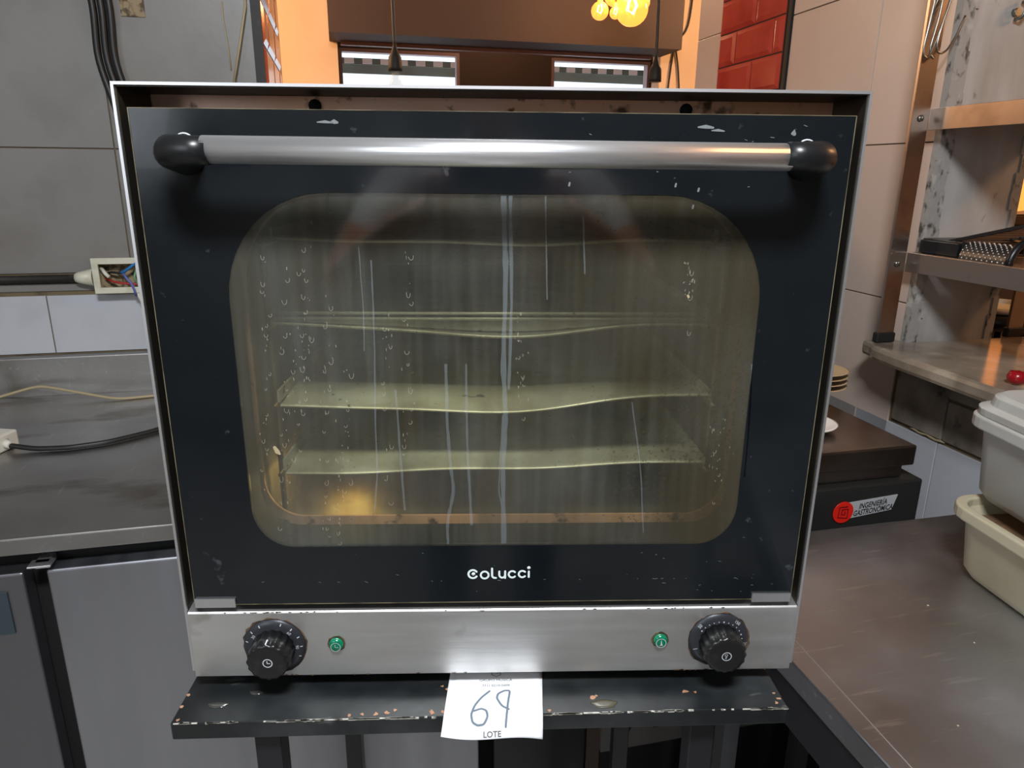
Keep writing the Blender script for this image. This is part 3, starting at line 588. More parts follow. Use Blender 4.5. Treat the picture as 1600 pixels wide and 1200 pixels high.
b = B(); b.box(.47, .78, .33, .48, -.145, -.115)
for x, y in ((.49, .34), (.73, .34), (.49, .44), (.73, .44)): b.box(x, x+.03, y, y+.03, -.9, -.145)
single(b, 'grill_stand', M['steel_counter_right'], 'low steel stand hidden under the contact grill', 'stand', (.62, .45, -.9))
b = B(); b.lathe([(.022, .0482), (.030, .050), (.050, .058), (.053, .062), (.049, .062), (.028, .053), (.0001, .052)], (.640, .432, 0), 'z', 32)
single(b, 'white_saucer', M['porcelain'], 'white porcelain saucer on the grill lid beside oven', 'saucer', (.640, .432, .048))
PU, PV = .800, .63
b = B(); b.lathe([(.05, -.9), (.05, -.88), (.012, -.87), (.012, .03), (.034, .052)], (PU-.01, PV, 0), 'z', 16)
single(b, 'plate_pedestal', M['leg_black'], 'black pedestal behind the grill under the beige plates', 'stand', (PU-.01, PV, -.9))
for k in range(4):
    b = B(); zz = .0525+k*.0105; b.lathe([(.030, zz), (.050, zz+.007), (.061, zz+.011), (.058, zz+.0115), (.030, zz+.003), (.0001, zz+.003)], (PU, PV, 0), 'z', 24)
    single(b, 'beige_plate', M['tan'], ['lowest beige plate in the stack behind the grill', 'second lowest beige plate in the stack behind the grill', 'third beige plate up in the stack behind the grill', 'topmost beige plate in the stack behind the grill'][k], 'plate', (PU, PV, zz), True, 'beige plates stacked behind grill')

# ============================================================ PLASTIC TUBS
def rrect(cx, cy, w, d, r, n=6):
    out = []
    for (sx, sy, a0) in ((1, 1, 0), (-1, 1, 90), (-1, -1, 180), (1, -1, 270)):
        for k in range(n+1):
            a = math.radians(a0+90*k/n); out.append((cx+sx*(w/2-r)+r*math.cos(a), cy+sy*(d/2-r)+r*math.sin(a)))
    return out
def tub(name, label, loc, rz, w, d, h, mt_, lid):
    t = root(name, label, 'food container', loc, A+rz, 'stacked plastic tubs'); t.location = room(*loc)
    ORIG[t.name] = (0, 0, 0)
    prof = [(-.022, 0.0, .018), (-.010, .003, .022), (-.003, .014, .025), (.004, h-.018, .028), (.006, h-.012, .028)]
    b = B(); loops = []
    for (e, z, r) in prof: loops.append([(x, y, z) for x, y in rrect(0, 0, w+2*e, d+2*e, r+.01)])
    for (e, z, r) in [(.004, h-.012, .026), (-.006, .012, .02), (-.014, .006, .02)]: loops.append([(x, y, z) for x, y in rrect(0, 0, w+2*e-.004, d+2*e-.004, r+.01)])
    n = len(loops[0]); vs = [p for l in loops for p in l]
    fs = [(i*n+j, i*n+(j+1) % n, (i+1)*n+(j+1) % n, (i+1)*n+j) for i in range(len(loops)-1) for j in range(n)]
    fs += [tuple(range(n))[::-1], tuple((len(loops)-1)*n+j for j in range(n))]
    b.add(vs, fs, True); part(b, 'body', mt_, t)
    b = B()
    o_ = rrect(0, 0, w+.030, d+.030, .040); i_ = rrect(0, 0, w+.006, d+.006, .034)
    b.ring(o_, i_, 'z', h-.017, h); part(b, 'rim', mt_, t, bevel=.003, seg=3)
    if lid:
        b = B(); lp = [[(x, y, z) for x, y in rrect(0, 0, w+2*e, d+2*e, .036)] for (e, z) in ((.010, h+.0003), (.011, h+.010), (.002, h+.014), (.000, h+.026), (-.006, h+.030))]
        vs = [p for l in lp for p in l]; b.add(vs, [(i*n+j, i*n+(j+1) % n, (i+1)*n+(j+1) % n, (i+1)*n+j) for i in range(4) for j in range(n)]+[tuple(range(n))[::-1], tuple(4*n+j for j in range(n))], False)
        part(b, 'lid', mt_, t, bevel=.001)
    else:
        b = B(); b.prism(rrect(0, 0, w-.012, d-.012, .024), 'z', h-.035, h-.022); part(b, 'contents', M['tub_food'], t, 'brown food')
    return t
tub('plastic_tub', 'yellowed open lower plastic tub standing on the right steel counter', (.752, -.030, -.0495), math.radians(-6), .20, .30, .102, M['tub_yellow'], False)
tub('plastic_tub', 'milky white lidded plastic tub stacked askew on the lower tub', (.768, -.012, .0525), math.radians(-9), .20, .30, .118, M['tub'], True)

# ============================================================ TABLE UNDER THE OVEN
TR = math.radians(.8)
tb = root('oven_table', 'low black painted wooden table with chipped edges under the oven', 'table', (-.012, 0, -.9), TR)
b = B(); b.box(-.304, .281, -.0425, .395, -.0405, -.022); part(b, 'tabletop', M['table_black'], tb, bevel=.0012)
for x, y in ((-.222, -.015), (.207, -.010), (-.222, .36), (.215, .36)):
    b = B(); b.box(x-.0125, x+.0125, y-.0125, y+.0125, -.9, -.0405); part(b, 'leg', M['leg_black'], tb, bevel=.001)
b = B(); b.box(-.21, .20, .350, .366, -.075, -.0405); b.box(-.232, -.214, 0, .35, -.075, -.0405); part(b, 'apron', M['leg_black'], tb)
random.seed(5)
b = B(); Ft = lambda y: (lambda a, c: (a, y, c))
for k in range(110):                           # worn front edge
    x = -.303+random.random()*.58; w = .002+random.random()**2*.022; h = .0004+random.random()**2*.0011
    b.box(x, min(x+w, .2812), -.0431, -.0424+random.random()**2*.0012, -.0221-h, -.02175)
part(b, 'worn_edge', M['chip_white'], tb, 'paint worn pale along the front edge', kind='stuff')
b = B()
for (x, y, r) in [(-.105, -.036, .004), (-.098, -.032, .003), (-.128, -.037, .003), (-.115, -.037, .004), (-.062, -.037, .005), (-.052, -.036, .004), (-.048, -.006, .004), (-.043, -.012, .003), (-.054, -.001, .003), (.094, -.022, .0042), (.098, -.020, .003), (.187, -.017, .0050), (.197, -.018, .002), (-.02, .5, .001), (.272, -.036, .003), (.277, -.030, .003), (-.298, -.038, .003), (-.302, -.02, .003), (-.302, -.005, .003), (.275, -.022, .002), (-.14, -.0375, .003), (.05, -.038, .003)]:
    if y > .1: continue
    n = 7; pts = [(x+r*(.25+.7*random.random())*math.cos(2*math.pi*j/n), y+r*(.25+.9*random.random())*math.sin(2*math.pi*j/n)*.8) for j in range(n)]
    pts = [(min(max(px, -.3045), .2815), max(py, -.0428)) for px, py in pts]
    b.prism(pts, 'z', -.0222, -.0217)
part(b, 'paint_chips', M['chip'], tb, 'bare wood chips in the black paint', kind='stuff')
for (x, y, w, d) in ((.104, -.031, .013, .006), (-.268, -.020, .010, .004), (-.236, -.004, .007, .003)):
    b = B(); b.lathe([(1, -.0221), (.92, -.0213), (.5, -.0210), (.0001, -.0210)], (0, 0, 0), 'z', 14); b.v = [(x+p[0]*w*(1+.2*math.sin(p[1]*5)), y+p[1]*d, p[2]) for p in b.v]
    part(b, 'water_drop', mat('glossy_drop', (.05, .05, .045), .05, spec=.9) if x < 0 else mat('dull_grease_spot', S(84, 80, 66), .25), tb, 'small wet drop' if x < 0 else 'beige grease spot')

# ============================================================ OVEN
ov = root('convection_oven', 'large stainless steel convection oven with dark glass door on black table', 'oven', (0, .25, -.022), 0)
HW = .2975; H = .5355; D = .50
b = B(); t = .0022
b.box(-HW, HW, 0, D, H-t, H); b.box(-HW, -HW+t, 0, D, .0, H-t); b.box(HW-t, HW, 0, D, .0, H-t); b.box(-HW+t, HW-t, D-t, D, 0, H-t); b.box(-HW+t, HW-t, .02, D-t, 0, .003)
part(b, 'shell', M['steel_shell'], ov, bevel=.0005, seg=1)
b = B(); e = .0026                               # folded bright front edge
e = .0021; b.box(-HW, HW, -.0012, .0008, H-e, H+.0002); b.box(-HW-.0002, -HW+e, -.0012, .0008, 0, H-e); b.box(HW-e, HW+.0002, -.0012, .0008, 0, H-e)
part(b, 'front_edge', M['steel_edge'], ov, 'bright folded front edge')
b = B(); b.box(-HW+t, -HW+t+.001, .001, .06, .066, H-t); b.box(HW-t-.001, HW-t, .001, .06, .066, H-t); b.box(-HW+t+.001, HW-t-.001, .001, .06, H-t-.001, H-t); part(b, 'inner_lining', M['grimy_inner'], ov, 'black grimy inside of the shell edge')
def rr_hole(n=10):                               # window outline: wide round top corners, tight bottom ones
    xw, zb, zt = .2235, .1365, .4546; out = []
    for (sx, sz, a0, rx, rz) in ((1, 1, 0, .085, .088), (-1, 1, 90, .085, .088), (-1, -1, 180, .036, .040), (1, -1, 270, .036, .040)):
        cx = sx*(xw-rx); cz = (zt-rz) if sz > 0 else (zb+rz)
        for k in range(n+1):
            a = math.radians(a0+90*k/n); out.append((cx+rx*math.cos(a), cz+rz*math.sin(a)))
    return out
def rect_like(hole, x0, x1, z0, z1):             # rectangle with the same point count, by angle
    n = len(hole); q = n//4; C4 = [(x1, z1), (x0, z1), (x0, z0), (x1, z0)]; out = []
    for c in range(4):
        for k in range(q):
            f = k/(q-1); cx, cz = C4[c]
            # slide towards the corner from both sides
            hx, hz = hole[c*q+k]
            if f < .5: p = (cx, cz+(hz-cz)*(1-2*f)) if c in (0, 2) else (cx+(hx-cx)*(1-2*f), cz)
            elif f == .5: p = (cx, cz)
            else: p = (cx+(hx-cx)*(2*f-1), cz) if c in (0, 2) else (cx, cz+(hz-cz)*(2*f-1))
            out.append(p)
    return out
hole = rr_hole()
# browned front plate with the cavity mouth
FY = .058
b = B(); b.ring(rect_like(hole, -HW+.0035, HW-.0035, .066, H-.0035), [(x*1.03, z) for x, z in hole], 'y', FY, FY+.003); part(b, 'front_plate', M['brown_front'], ov, 'heat browned plate behind the door')
for x in (-.150, .158):
    b = B(); b.lathe([(.0001, FY-.004), (.005, FY-.0035), (.0055, FY-.001), (.0055, FY)], (x*1.04, 0, .5245), 'y', 12); part(b, 'screw', M['dark_gap'], ov)
# cavity
cv = [(x*1.03, z) for x, z in hole]; n = len(cv); b = B()
cx0, cx1, cz0, cz1 = -.232, .232, .112, .478
b.box(cx0-.001, cx0, FY+.003, .45, cz0, cz1); b.box(cx1, cx1+.001, FY+.003, .45, cz0, cz1); b.box(cx0, cx1, FY+.003, .45, cz1, cz1+.001); b.box(cx0, cx1, FY+.003, .45, cz0-.001, cz0); b.box(cx0, cx1, .45, .451, cz0, cz1)
part(b, 'cavity', M['cavity'], ov, 'greasy yellowed steel cavity')
b = B(); b.lathe([(.10, .449), (.10, .440), (.094, .434), (.02, .434)], (0, 0, .295), 'y', 40); part(b, 'fan_cover', M['cavity'], ov)
b = B()
for k in range(5):
    r = .03+k*.014; b.tube([(r*math.cos(a*math.pi/16), .4325, .295+r*math.sin(a*math.pi/16)) for a in range(32)], .0012, 5, closed=True)
part(b, 'fan_guard', M['tray'], ov)
for sx in (-1, 1):
    b = B()
    for y in (.09, .40): b.tube([(sx*.222, y, cz0), (sx*.222, y, cz1-.03)], .003, 6)
    for z in (.404, .326, .246, .174): b.tube([(sx*.2195, .075, z), (sx*.2195, .43, z)], .0024, 6)
    part(b, 'rack_support', M['cavity'], ov)
def tray(z, dip, label, tilt=0, front=.078):
    b = B(); n = 36; rows = []
    for k in range(n+1):
        x = -.214+.428*k/n; t_ = x/.214; w = -dip*math.exp(-(t_*2.0+.05)**2)-.0012*math.sin(t_*7)+tilt*t_
        rows.append([(x, front+.002, z+w-.0022), (x, front-.0008, z+w-.0010), (x, front-.0008, z+w+.0006), (x, front+.003, z+w+.0014), (x, front+.012, z+w*.85), (x, front+.035, z+w*.4), (x, front+.08, z), (x, .42, z), (x, .425, z+.012)])
    m = 9; vs = [p for r in rows for p in r]
    b.add(vs, [(k*m+j, (k+1)*m+j, (k+1)*m+j+1, k*m+j+1) for k in range(n) for j in range(m-1)], True)
    b.box(-.2165, -.214, front, .425, z-.002, z+.010); b.box(.214, .2165, front, .425, z-.002, z+.010)
    return part(b, 'tray', M['tray'], ov, label)
tray(.409, .004, 'dim uppermost baking tray', 0, .10); tray(.331, .013, 'baking tray with bowed edge under the bright rod'); tray(.253, .013, 'bowed baking tray with bright surface', .006); tray(.180, .001, 'lowest baking tray', .006)
b = B(); b.lathe([(.018, .449), (.020, .440), (.014, .432), (.0001, .428)], (-.17, 0, .19), 'y', 20); part(b, 'lamp_cover', M['bulb_clear'], ov)
b = B(); b.tube([(-.215, .074, .3415), (.215, .074, .3415)], .0016, 8); b.tube([(-.215, .076, .3360), (.215, .076, .3360)], .0018, 8); part(b, 'front_rod', M['tray'], ov)
# door
DX, DZ0, DZ1 = .2853, .0765, .5165
b = B(); b.ring(rect_like(hole, -DX, DX, DZ0, DZ1), hole, 'y', -.004, .0015)
dr = part(b, 'door', M['glass_black'], ov, 'black glass door with rounded window')
b = B(); b.prism(hole, 'y', -.0036, -.0012); part(b, 'window_pane', M['oven_glass'], dr, 'tinted grimy glass pane')
b = B(); b.ring([(-DX-.0006, DZ0-.0006), (DX+.0006, DZ0-.0006), (DX+.0006, DZ1+.0004), (-DX-.0006, DZ1+.0004)], [(-DX, DZ0), (DX, DZ0), (DX, DZ1), (-DX, DZ1)], 'y', -.0043, .0012); part(b, 'edge_seal', M['glass_edge'], dr, 'yellowish worn edge seal')
b = B(); b.ring(rect_like(hole, -DX+.004, DX-.004, DZ0+.003, DZ1-.004), [(x*1.02, z) for x, z in hole], 'y', .0016, .040); part(b, 'door_body', M['grimy_inner'], dr)
for sx in (-1, 1):
    b = B(); b.box(min(sx*.247, sx*.2845), max(sx*.247, sx*.2845), -.0062, -.0043, .0757, .0832); b.box(min(sx*.247, sx*.2845), max(sx*.247, sx*.2845), -.0062, .012, .0742, .0757); part(b, 'corner_clip', M['steel_edge'], dr, 'steel corner clip')
# handle
hy = -.050; hz = .4845
hd = B(); hd.tube([(-.214, hy, hz+.0008), (.217, hy, hz-.0006)], .0098, 24); hdl = part(hd, 'handle', M['handle_metal'], dr, 'brushed steel handle tube')
for sx in (-1, 1):
    x0 = sx*(.214 if sx < 0 else .217); x1 = sx*.246
    pts = [(x0+sx*-.004, hy, hz), (x0+sx*.008, hy, hz), (x0+sx*.018, hy+.002, hz), (x0+sx*.026, hy+.008, hz-.0005), (x0+sx*.030, hy+.017, hz-.001), (x0+sx*.031, hy+.030, hz-.002), (x0+sx*.031, -.0044, hz-.003)]
    b = B(); b.tube(pts, [.0102, .0104, .0112, .0122, .0128, .0134, .0150], 20); part(b, 'handle_bracket', M['plastic_black'], hdl, 'black plastic handle end')
    b = B(); b.tube([(x0+sx*.031+.011*math.cos(a), -.0048, hz-.003+.0168*math.sin(a)) for a in [math.radians(60+q*8) for q in range(8)]], .0008, 5); part(b, 'glue_residue', M['print_dull'], hdl)
# logo on the door glass
LY = -.0046; kx = .0000843; LX = .0025; LZ = .1078
def lg(x, y, dy=0): return (LX+(x-727)*kx, LY-dy, LZ-(y-203)*kx*1.02)
def arcp(cx, cy, r, a0, a1, n=18, ry=None): return [(cx+r*math.cos(math.radians(a0+(a1-a0)*k/n)), cy+(ry or r)*math.sin(math.radians(a0+(a1-a0)*k/n))) for k in range(n+1)]
b = B(); W_ = 23
b.stroke(arcp(430, 215, 50, 35, 325), W_, lg); b.lathe([(.0001, LY-.0001), (.0018, LY-.0001), (.0018, LY+.0002)], (lg(436, 215)[0], 0, lg(440, 215)[2]), 'y', 14)
b.stroke(arcp(562, 228, 44, 0, 360), W_-1, lg, 0)
b.stroke([(645, 148), (645, 225)]+arcp(672, 228, 27, 180, 95, 6, 36)+[(688, 265)], W_, lg)
b.stroke([(726, 185), (726, 226)]+arcp(759, 226, 33, 180, 0, 10, 37)+[(792, 220)], W_-1, lg); b.stroke([(792, 182), (792, 266)], W_-1, lambda x, y: lg(x, y, .00012))
b.stroke(arcp(872, 222, 40, 42, 318), W_-1, lg); b.stroke(arcp(985, 220, 40, 42, 318), W_-1, lg)
b.stroke([(1058, 188), (1058, 258)], W_-1, lg); b.lathe([(.0001, LY-.0001), (.00165, LY-.0001), (.00165, LY+.0002)], (lg(1058, 145)[0], 0, lg(1058, 145)[2]), 'y', 14)
part(b, 'logo', M['white_print'], dr, 'white Colucci lettering'); 
# scuffs on the door glass
random.seed(21); b = B(); FD = lambda a, c: (a, -.0046, c)
for (x, z, l, w) in [(-.135, .5075, .012, .0022), (-.128, .5077, .005, .0035), (.165, .507, .012, .0030), (.175, .5045, .010, .0020), (.236, .503, .0015, .006), (.262, .494, .002, .004)]:
    b.stroke([(x-l/2, z), (x, z+.0004), (x+l/2, z-.0003)], [w*.4, w, w*.5], FD)
for k in range(70):
    x = random.uniform(.12, .27) if k % 2 else random.uniform(-.27, .27); z = random.choice([random.uniform(.085, .13), random.uniform(.458, .51), random.uniform(.085, .2) if abs(x) > .23 else .10])
    a = random.uniform(-.5, .3); l = random.uniform(.0004, .0035); b.stroke([(x, z), (x+l*math.cos(a), z+l*math.sin(a))], random.uniform(.0002, .0005), FD, 0)
for (x, z) in ((.1595, .4455), (.163, .459), (.144, .4625), (.0575, .4625)):
    b.stroke([(x, z-.001), (x+.0004, z+.001)], .0016, FD)
part(b, 'scuffs', M['smear'], dr, 'pale scuffs and scratches', kind='stuff')
# dried drips on the window
def rivulet(pts, w, b):
    P = smooth_path([(x, 0, z) for x, z in pts], 6, 2); b.stroke([(p.x+random.uniform(-.0002, .0002), p.z) for p in P], [w*random.uniform(.6, 1.1) for _ in P], lambda a, c: (a, -.0040, c), 0)
def px(x, y):                                    # window plane, photograph pixels at design time
    k = (y-297)/(848-297); z = .4546-(.4546-.1365)*(k*(1-.12*(1-k))); s = .000567+(.000670-.000567)*k
    return ((x-778)*s, z)
b = B()
rivulet([px(786, 300), px(790, 420), px(786, 560), px(790, 640), px(786, 720), px(788, 845)], .0052, b)
rivulet([px(796, 300), px(798, 470), px(794, 600)], .0030, b)
part(b, 'centre_streak', M['drip_blue'], dr, 'broad bluish dried streak down the centre')
b = B()
for pts, w in (([px(706, 560), px(708, 650), px(713, 720), px(718, 760), px(709, 810), px(710, 845)], .0030), ([px(734, 560), px(736, 690), px(740, 760), px(743, 815)], .0026), ([px(600, 400), px(606, 520), px(608, 640), px(612, 730), px(608, 790)], .0016), ([px(636, 600), px(643, 700), px(650, 790)], .0022), ([px(786, 640), px(780, 760), px(788, 800)], .0016), ([px(846, 300), px(848, 460)], .0012), ([px(1140, 560), px(1136, 640), px(1128, 740)], .0016), ([px(900, 330), px(902, 420)], .0014), ([px(968, 620), px(980, 720), px(984, 830)], .0012), ([px(582, 380), px(590, 470), px(592, 540)], .0012)):
    rivulet(pts, w, b)
part(b, 'drip_streaks', M['drip'], dr, 'thin dried drip lines', kind='stuff')
b = B(); random.seed(9)
cols = [(388, 330, 560), (400, 420, 700), (455, 360, 760), (484, 380, 780), (500, 400, 700), (512, 330, 640), (540, 450, 820), (570, 560, 720), (625, 480, 760), (652, 340, 700), (812, 470, 620), (1052, 400, 460), (1088, 640, 780), (1118, 690, 830), (560, 700, 840), (430, 640, 800)]
for (cx_, y0, y1) in cols:
    y = y0
    while y < y1:
        y += random.uniform(12, 60); x = cx_+random.uniform(-7, 7); c = px(x, min(y, 842)); r = random.uniform(.0008, .0020)
        if abs(c[0]) > .215 or (c[1] > .37 and abs(c[0]) > .20): continue
        st_ = random.uniform(1.2, 2.2); a0 = random.uniform(150, 200)
        b.stroke([(c[0]+r*math.cos(math.radians(q)), c[1]+r*st_*math.sin(math.radians(q))) for q in [a0+k*26 for k in range(9)]], .00042, lambda a, c: (a, -.0040, c), 0)
for k in range(260):
    cx_, y0, y1 = random.choice(cols); c = px(cx_+random.gauss(0, 5), random.uniform(y0, y1))
    if abs(c[0]) > .215 or (c[1] > .37 and abs(c[0]) > .20): continue
    l = random.uniform(.0006, .003); b.stroke([c, (c[0]+random.uniform(-.0003, .0003), c[1]-l)], random.uniform(.0003, .0008), lambda a, c: (a, -.0040, c), 0)
part(b, 'drop_marks', M['drip_pale'], dr, 'pale rings of dried drops', kind='stuff')
b = B(); b.stroke([px(470, 690), px(474, 697), px(477, 700)], [.003, .0045, .002], lambda a, c: (a, -.0041, c)); b.stroke([px(1049, 453), px(1050, 455)], .002, lambda a, c: (a, -.0041, c)); part(b, 'food_fleck', M['cord_cream'], dr, 'yellow food fleck')
# control panel
b = B(); PX = .2945
b.prism([(-.0035, -.005), (-.0035, .0655), (-.0022, .0672), (.028, .0705), (.028, .066), (.004, .062), (.004, -.005)], 'x', -PX, PX)
pn = part(b, 'control_panel', M['steel_panel'], ov, 'brushed steel control panel', bevel=.0006)
b = B(); random.seed(4)
for k in range(60):
    x = random.choice([random.uniform(-.29, .29), random.gauss(-.21, .02), random.gauss(.2, .03)])
    if abs(x) > .288: continue
    z = random.choice([.0668, -.0042]); w = random.uniform(.0006, .003)
    b.stroke([(x, z), (x+w, z+random.uniform(-.0008, .0008)), (x+w*1.6, z)], [.0004, .0012, .0004], lambda a, c: (a, -.0040, c), 0)
part(b, 'edge_grime', M['rust'], pn, 'brown grime along the panel edges', kind='stuff')
def clock_icon(b, cx, cz, r, y, w):
    f = lambda a, c: (a, y, c)
    b.stroke([(cx+r*math.cos(q*math.pi/12), cz+r*math.sin(q*math.pi/12)) for q in range(25)], w, f, 0)
    b.stroke([(cx-.1*r, cz+.62*r), (cx-.1*r, cz-.05*r), (cx+.55*r, cz-.05*r)], w, f, 0)
def knob(cx, cz, kind):
    y0 = -.0036
    # ragged rust ring
    b = B(); n = 40; random.seed(31 if kind == 'clock' else 32)
    pts = [(cx+(.0298+random.uniform(0, .0022)+.0012*math.sin(3*q*2*math.pi/n+(1 if kind == 'clock' else 2)))*math.cos(2*math.pi*q/n), cz+(.0298+random.uniform(0, .0022))*math.sin(2*math.pi*q/n)-.0004) for q in range(n)]
    b.prism(pts, 'y', y0-.0004, y0); part(b, 'rust_ring', M['rust'], pn, 'brown grime around the dial')
    b = B(); b.lathe([(.0001, y0-.0040), (.0235, y0-.0040), (.0290, y0-.0022), (.0298, y0-.0004)], (cx, 0, cz), 'y', 48); dl = part(b, 'dial', M['dial_black'], pn, 'black dial ring with white marks')
    b = B(); yk = y0-.0041
    b.lathe([(.0198, yk), (.0198, yk-.014), (.0192, yk-.021), (.0178, yk-.0226), (.0150, yk-.0226), (.0001, yk-.0224)], (cx, 0, cz), 'y', 96, ripple=(.035, 16, 0, 2)); kb = part(b, 'knob', M['knob_black'], dl, 'ribbed black knob')
    # printed marks are merged into the dial's child
    b = B(); fy = y0-.0043
    def fd(a, c):
        r = math.hypot(a-cx, c-cz); y = fy if r < .0235 else fy+.0018*(r-.0235)/.0055
        return (a, y-.0001, c)
    if kind == 'clock':
        for ang in (200, 165, 140, 118, 72, 48, 25, 2, -22):
            q = math.radians(ang); b.stroke([(cx+.0250*math.cos(q), cz+.0250*math.sin(q)), (cx+.0274*math.cos(q), cz+.0274*math.sin(q))], .0009, fd, 0)
        nums = ((146, '30'), (46, '60'), (2, '90'))
    else:
        for k in range(15):
            q = math.radians(146-k*12.5); r_ = .00085 if k % 5 == 0 else .0006; R2 = .0222
            b.add([fd(cx+R2*math.cos(q)+r_*math.cos(j*math.pi/4), cz+R2*math.sin(q)+r_*math.sin(j*math.pi/4)) for j in range(8)], [tuple(range(8))])
        q = math.radians(200); b.stroke([(cx+.0225*math.cos(q), cz+.0225*math.sin(q)), (cx+.0268*math.cos(q), cz+.0268*math.sin(q))], .0006, fd, 0)
        nums = ((140, '50'), (52, '150'), (350, '250'))
    part(b, 'dial_marks', M['print_dull'], dl, 'white scale marks')
    for ang, s_ in nums:
        q = math.radians(ang); ro = .0262 if kind != 'clock' else .0222; rt = math.radians(ang-90)
        def fn(x, y, q=q, rt=rt, ro=ro): X = x*math.cos(rt)-y*math.sin(rt); Z = x*math.sin(rt)+y*math.cos(rt); return fd(cx+ro*math.cos(q)+X, cz+ro*math.sin(q)+Z)
        text_part(s_, .0042, dl, M['print_dull'], fn, 'dial_number')
    b = B(); yf = yk-.0229
    if kind == 'clock': clock_icon(b, cx+.0006, cz+.0002, .0042, yf, .0010)
    else:
        f = lambda a, c: (a, yf, c); r = .0044
        b.stroke([(cx+r*math.cos(q*math.pi/12), cz+r*math.sin(q*math.pi/12)) for q in range(25)], .0008, f, 0)
        b.stroke([(cx-.0005+.0013*math.cos(q*math.pi/8), cz+.0014+.0011*math.sin(q*math.pi/8)) for q in range(17)], .0004, f, 0)
        b.stroke([(cx-.0003, cz+.0004), (cx-.0012, cz-.0022)], .0004, f, 0); b.stroke([(cx+.0004, cz+.0006), (cx-.0004, cz-.0026), (cx-.0012, cz-.0022)], .0004, f, 0)
    part(b, 'knob_icon', M['print_dull'], kb if False else dl, 'white round icon on the knob')
    b = B(); b.box(cx-.0006, cx+.0006, yk-.0215, yk-.0150, cz+.0188, cz+.0204)
    if kind == 'clock': part(b, 'knob_pointer', M['white_print'], dl, 'white pointer line')
knob(-.2145, .0300, 'clock'); knob(.2190, .0310, 'thermo')
for cx, kind in ((-.1553, 'clock'), (.1612, 'thermo')):
    b = B(); n = 20; b.prism([(cx+.0082*(1+random.uniform(0, .12))*math.cos(2*math.pi*q/n), .0312+.0082*(1+random.uniform(0, .12))*math.sin(2*math.pi*q/n)) for q in range(n)], 'y', -.0039, -.0035); part(b, 'rust_ring', M['rust'], pn, 'thin brown ring around the lamp')
    b = B(); b.lathe([(.0001, -.0085), (.0050, -.0083), (.0066, -.0074), (.0070, -.0055), (.0072, -.0039)], (cx, 0, .0312), 'y', 28); lp = part(b, 'indicator_lamp', M['green'], pn, 'green indicator lamp')
    b = B()
    if kind == 'clock': clock_icon(b, cx, .0306, .0046, -.0088, .0005)
    else:
        f = lambda a, c: (a, -.0088, c); b.stroke([(cx+.0048*math.cos(q*math.pi/12), .0306+.0048*math.sin(q*math.pi/12)) for q in range(25)], .0006, f, 0); b.stroke([(cx, .0338), (cx+.0003, .0300), (cx+.0006, .0284)], [.0004, .0012, .0022], f, 0); b.stroke([(cx-.0016, .0280), (cx+.002, .0280)], .0005, f, 0)
    part(b, 'lamp_icon', M['print_dull'], lp)
for x in (-.25, .25):
    for y in (.10, .38):
        b = B(); b.lathe([(.015, -.0219), (.017, 0)], (x, y, 0), 'z', 16); part(b, 'foot', M['rubber'], ov)

# ============================================================ LOT PAPER
lp = root('lot_paper', 'white paper lot tag handwritten 69 hanging over the table edge', 'paper', (0, -.03, -.0215), 0)
def sheet(a, s):                                  # a 0..1 across, s 0..1 from under the oven to the loose edge
    L0 = [(-.0455, .045, -.0210), (-.0470, .015, -.0208), (-.0495, -.030, -.0206), (-.0502, -.0440, -.0207), (-.0508, -.0545, -.0222), (-.0518, -.0625, -.0258)]
    R0 = [(.0482, .045, -.0210), (.0472, .015, -.0208), (.0442, -.030, -.0206), (.0436, -.0440, -.0212), (.0430, -.0545, -.0262), (.0426, -.0602, -.0365)]
    k = [0, .25, .62, .75, .87, 1.0]; i = max(j for j in range(5) if s >= k[j]); f = min((s-k[i])/(k[i+1]-k[i]), 1.0)
    l = Vector(L0[i]).lerp(Vector(L0[i+1]), f); r = Vector(R0[i]).lerp(Vector(R0[i+1]), f); p = l.lerp(r, a)
    if s > .75: p += Vector((0, -.0012, -.002))*math.sin(a*math.pi*1.6+.4)*(s-.75)/.25
    return p
b = B(); na, ns = 20, 32; b.add([sheet(i/na, j/ns) for j in range(ns+1) for i in range(na+1)], [(j*(na+1)+i, j*(na+1)+i+1, (j+1)*(na+1)+i+1, (j+1)*(na+1)+i) for j in range(ns) for i in range(na)], True)
shp = part(b, 'sheet', M['paper'], lp); sd = shp.modifiers.new('thick', 'SOLIDIFY'); sd.thickness = .0002; sd.offset = -1
def on_sheet(x, y):                               # table coordinates to the sheet surface
    lo, hi = 0.0, 1.0
    for _ in range(18):
        s = (lo+hi)/2; l = sheet(.5, s)
        if l.y > y: lo = s
        else: hi = s
    l = sheet(0, s); r = sheet(1, s); a = (x-l.x)/(r.x-l.x); p = sheet(a, s); p2 = sheet(a, min(s+.01, 1)); t = (p2-p).normalized()
    nrm = Vector((1, 0, 0)).cross(t)
    if nrm.z < 0: nrm = -nrm
    return p+nrm*.00035
six = [(-.0068, -.0113), (-.0149, -.0201), (-.021, -.0304), (-.0244, -.0421), (-.023, -.0500), (-.0182, -.0530), (-.0122, -.0522), (-.0086, -.045), (-.0099, -.0374), (-.0148, -.0348), (-.022, -.038)]
nine = [(.0115, -.0362), (.0049, -.0318), (.0001, -.0213), (.0014, -.0151), (.0078, -.0107), (.0135, -.0109), (.0112, -.025), (.0082, -.0545)]
for st_ in (six, nine):
    b = B(); P = smooth_path([(x, y, 0) for x, y in st_], 6, 3); b.stroke([(p.x, p.y) for p in P], .0022, on_sheet); part(b, 'digit', M['ink'], lp)
tf = lambda cx, cy, sy=1: (lambda x, y: on_sheet(cx+x, cy+y*sy))
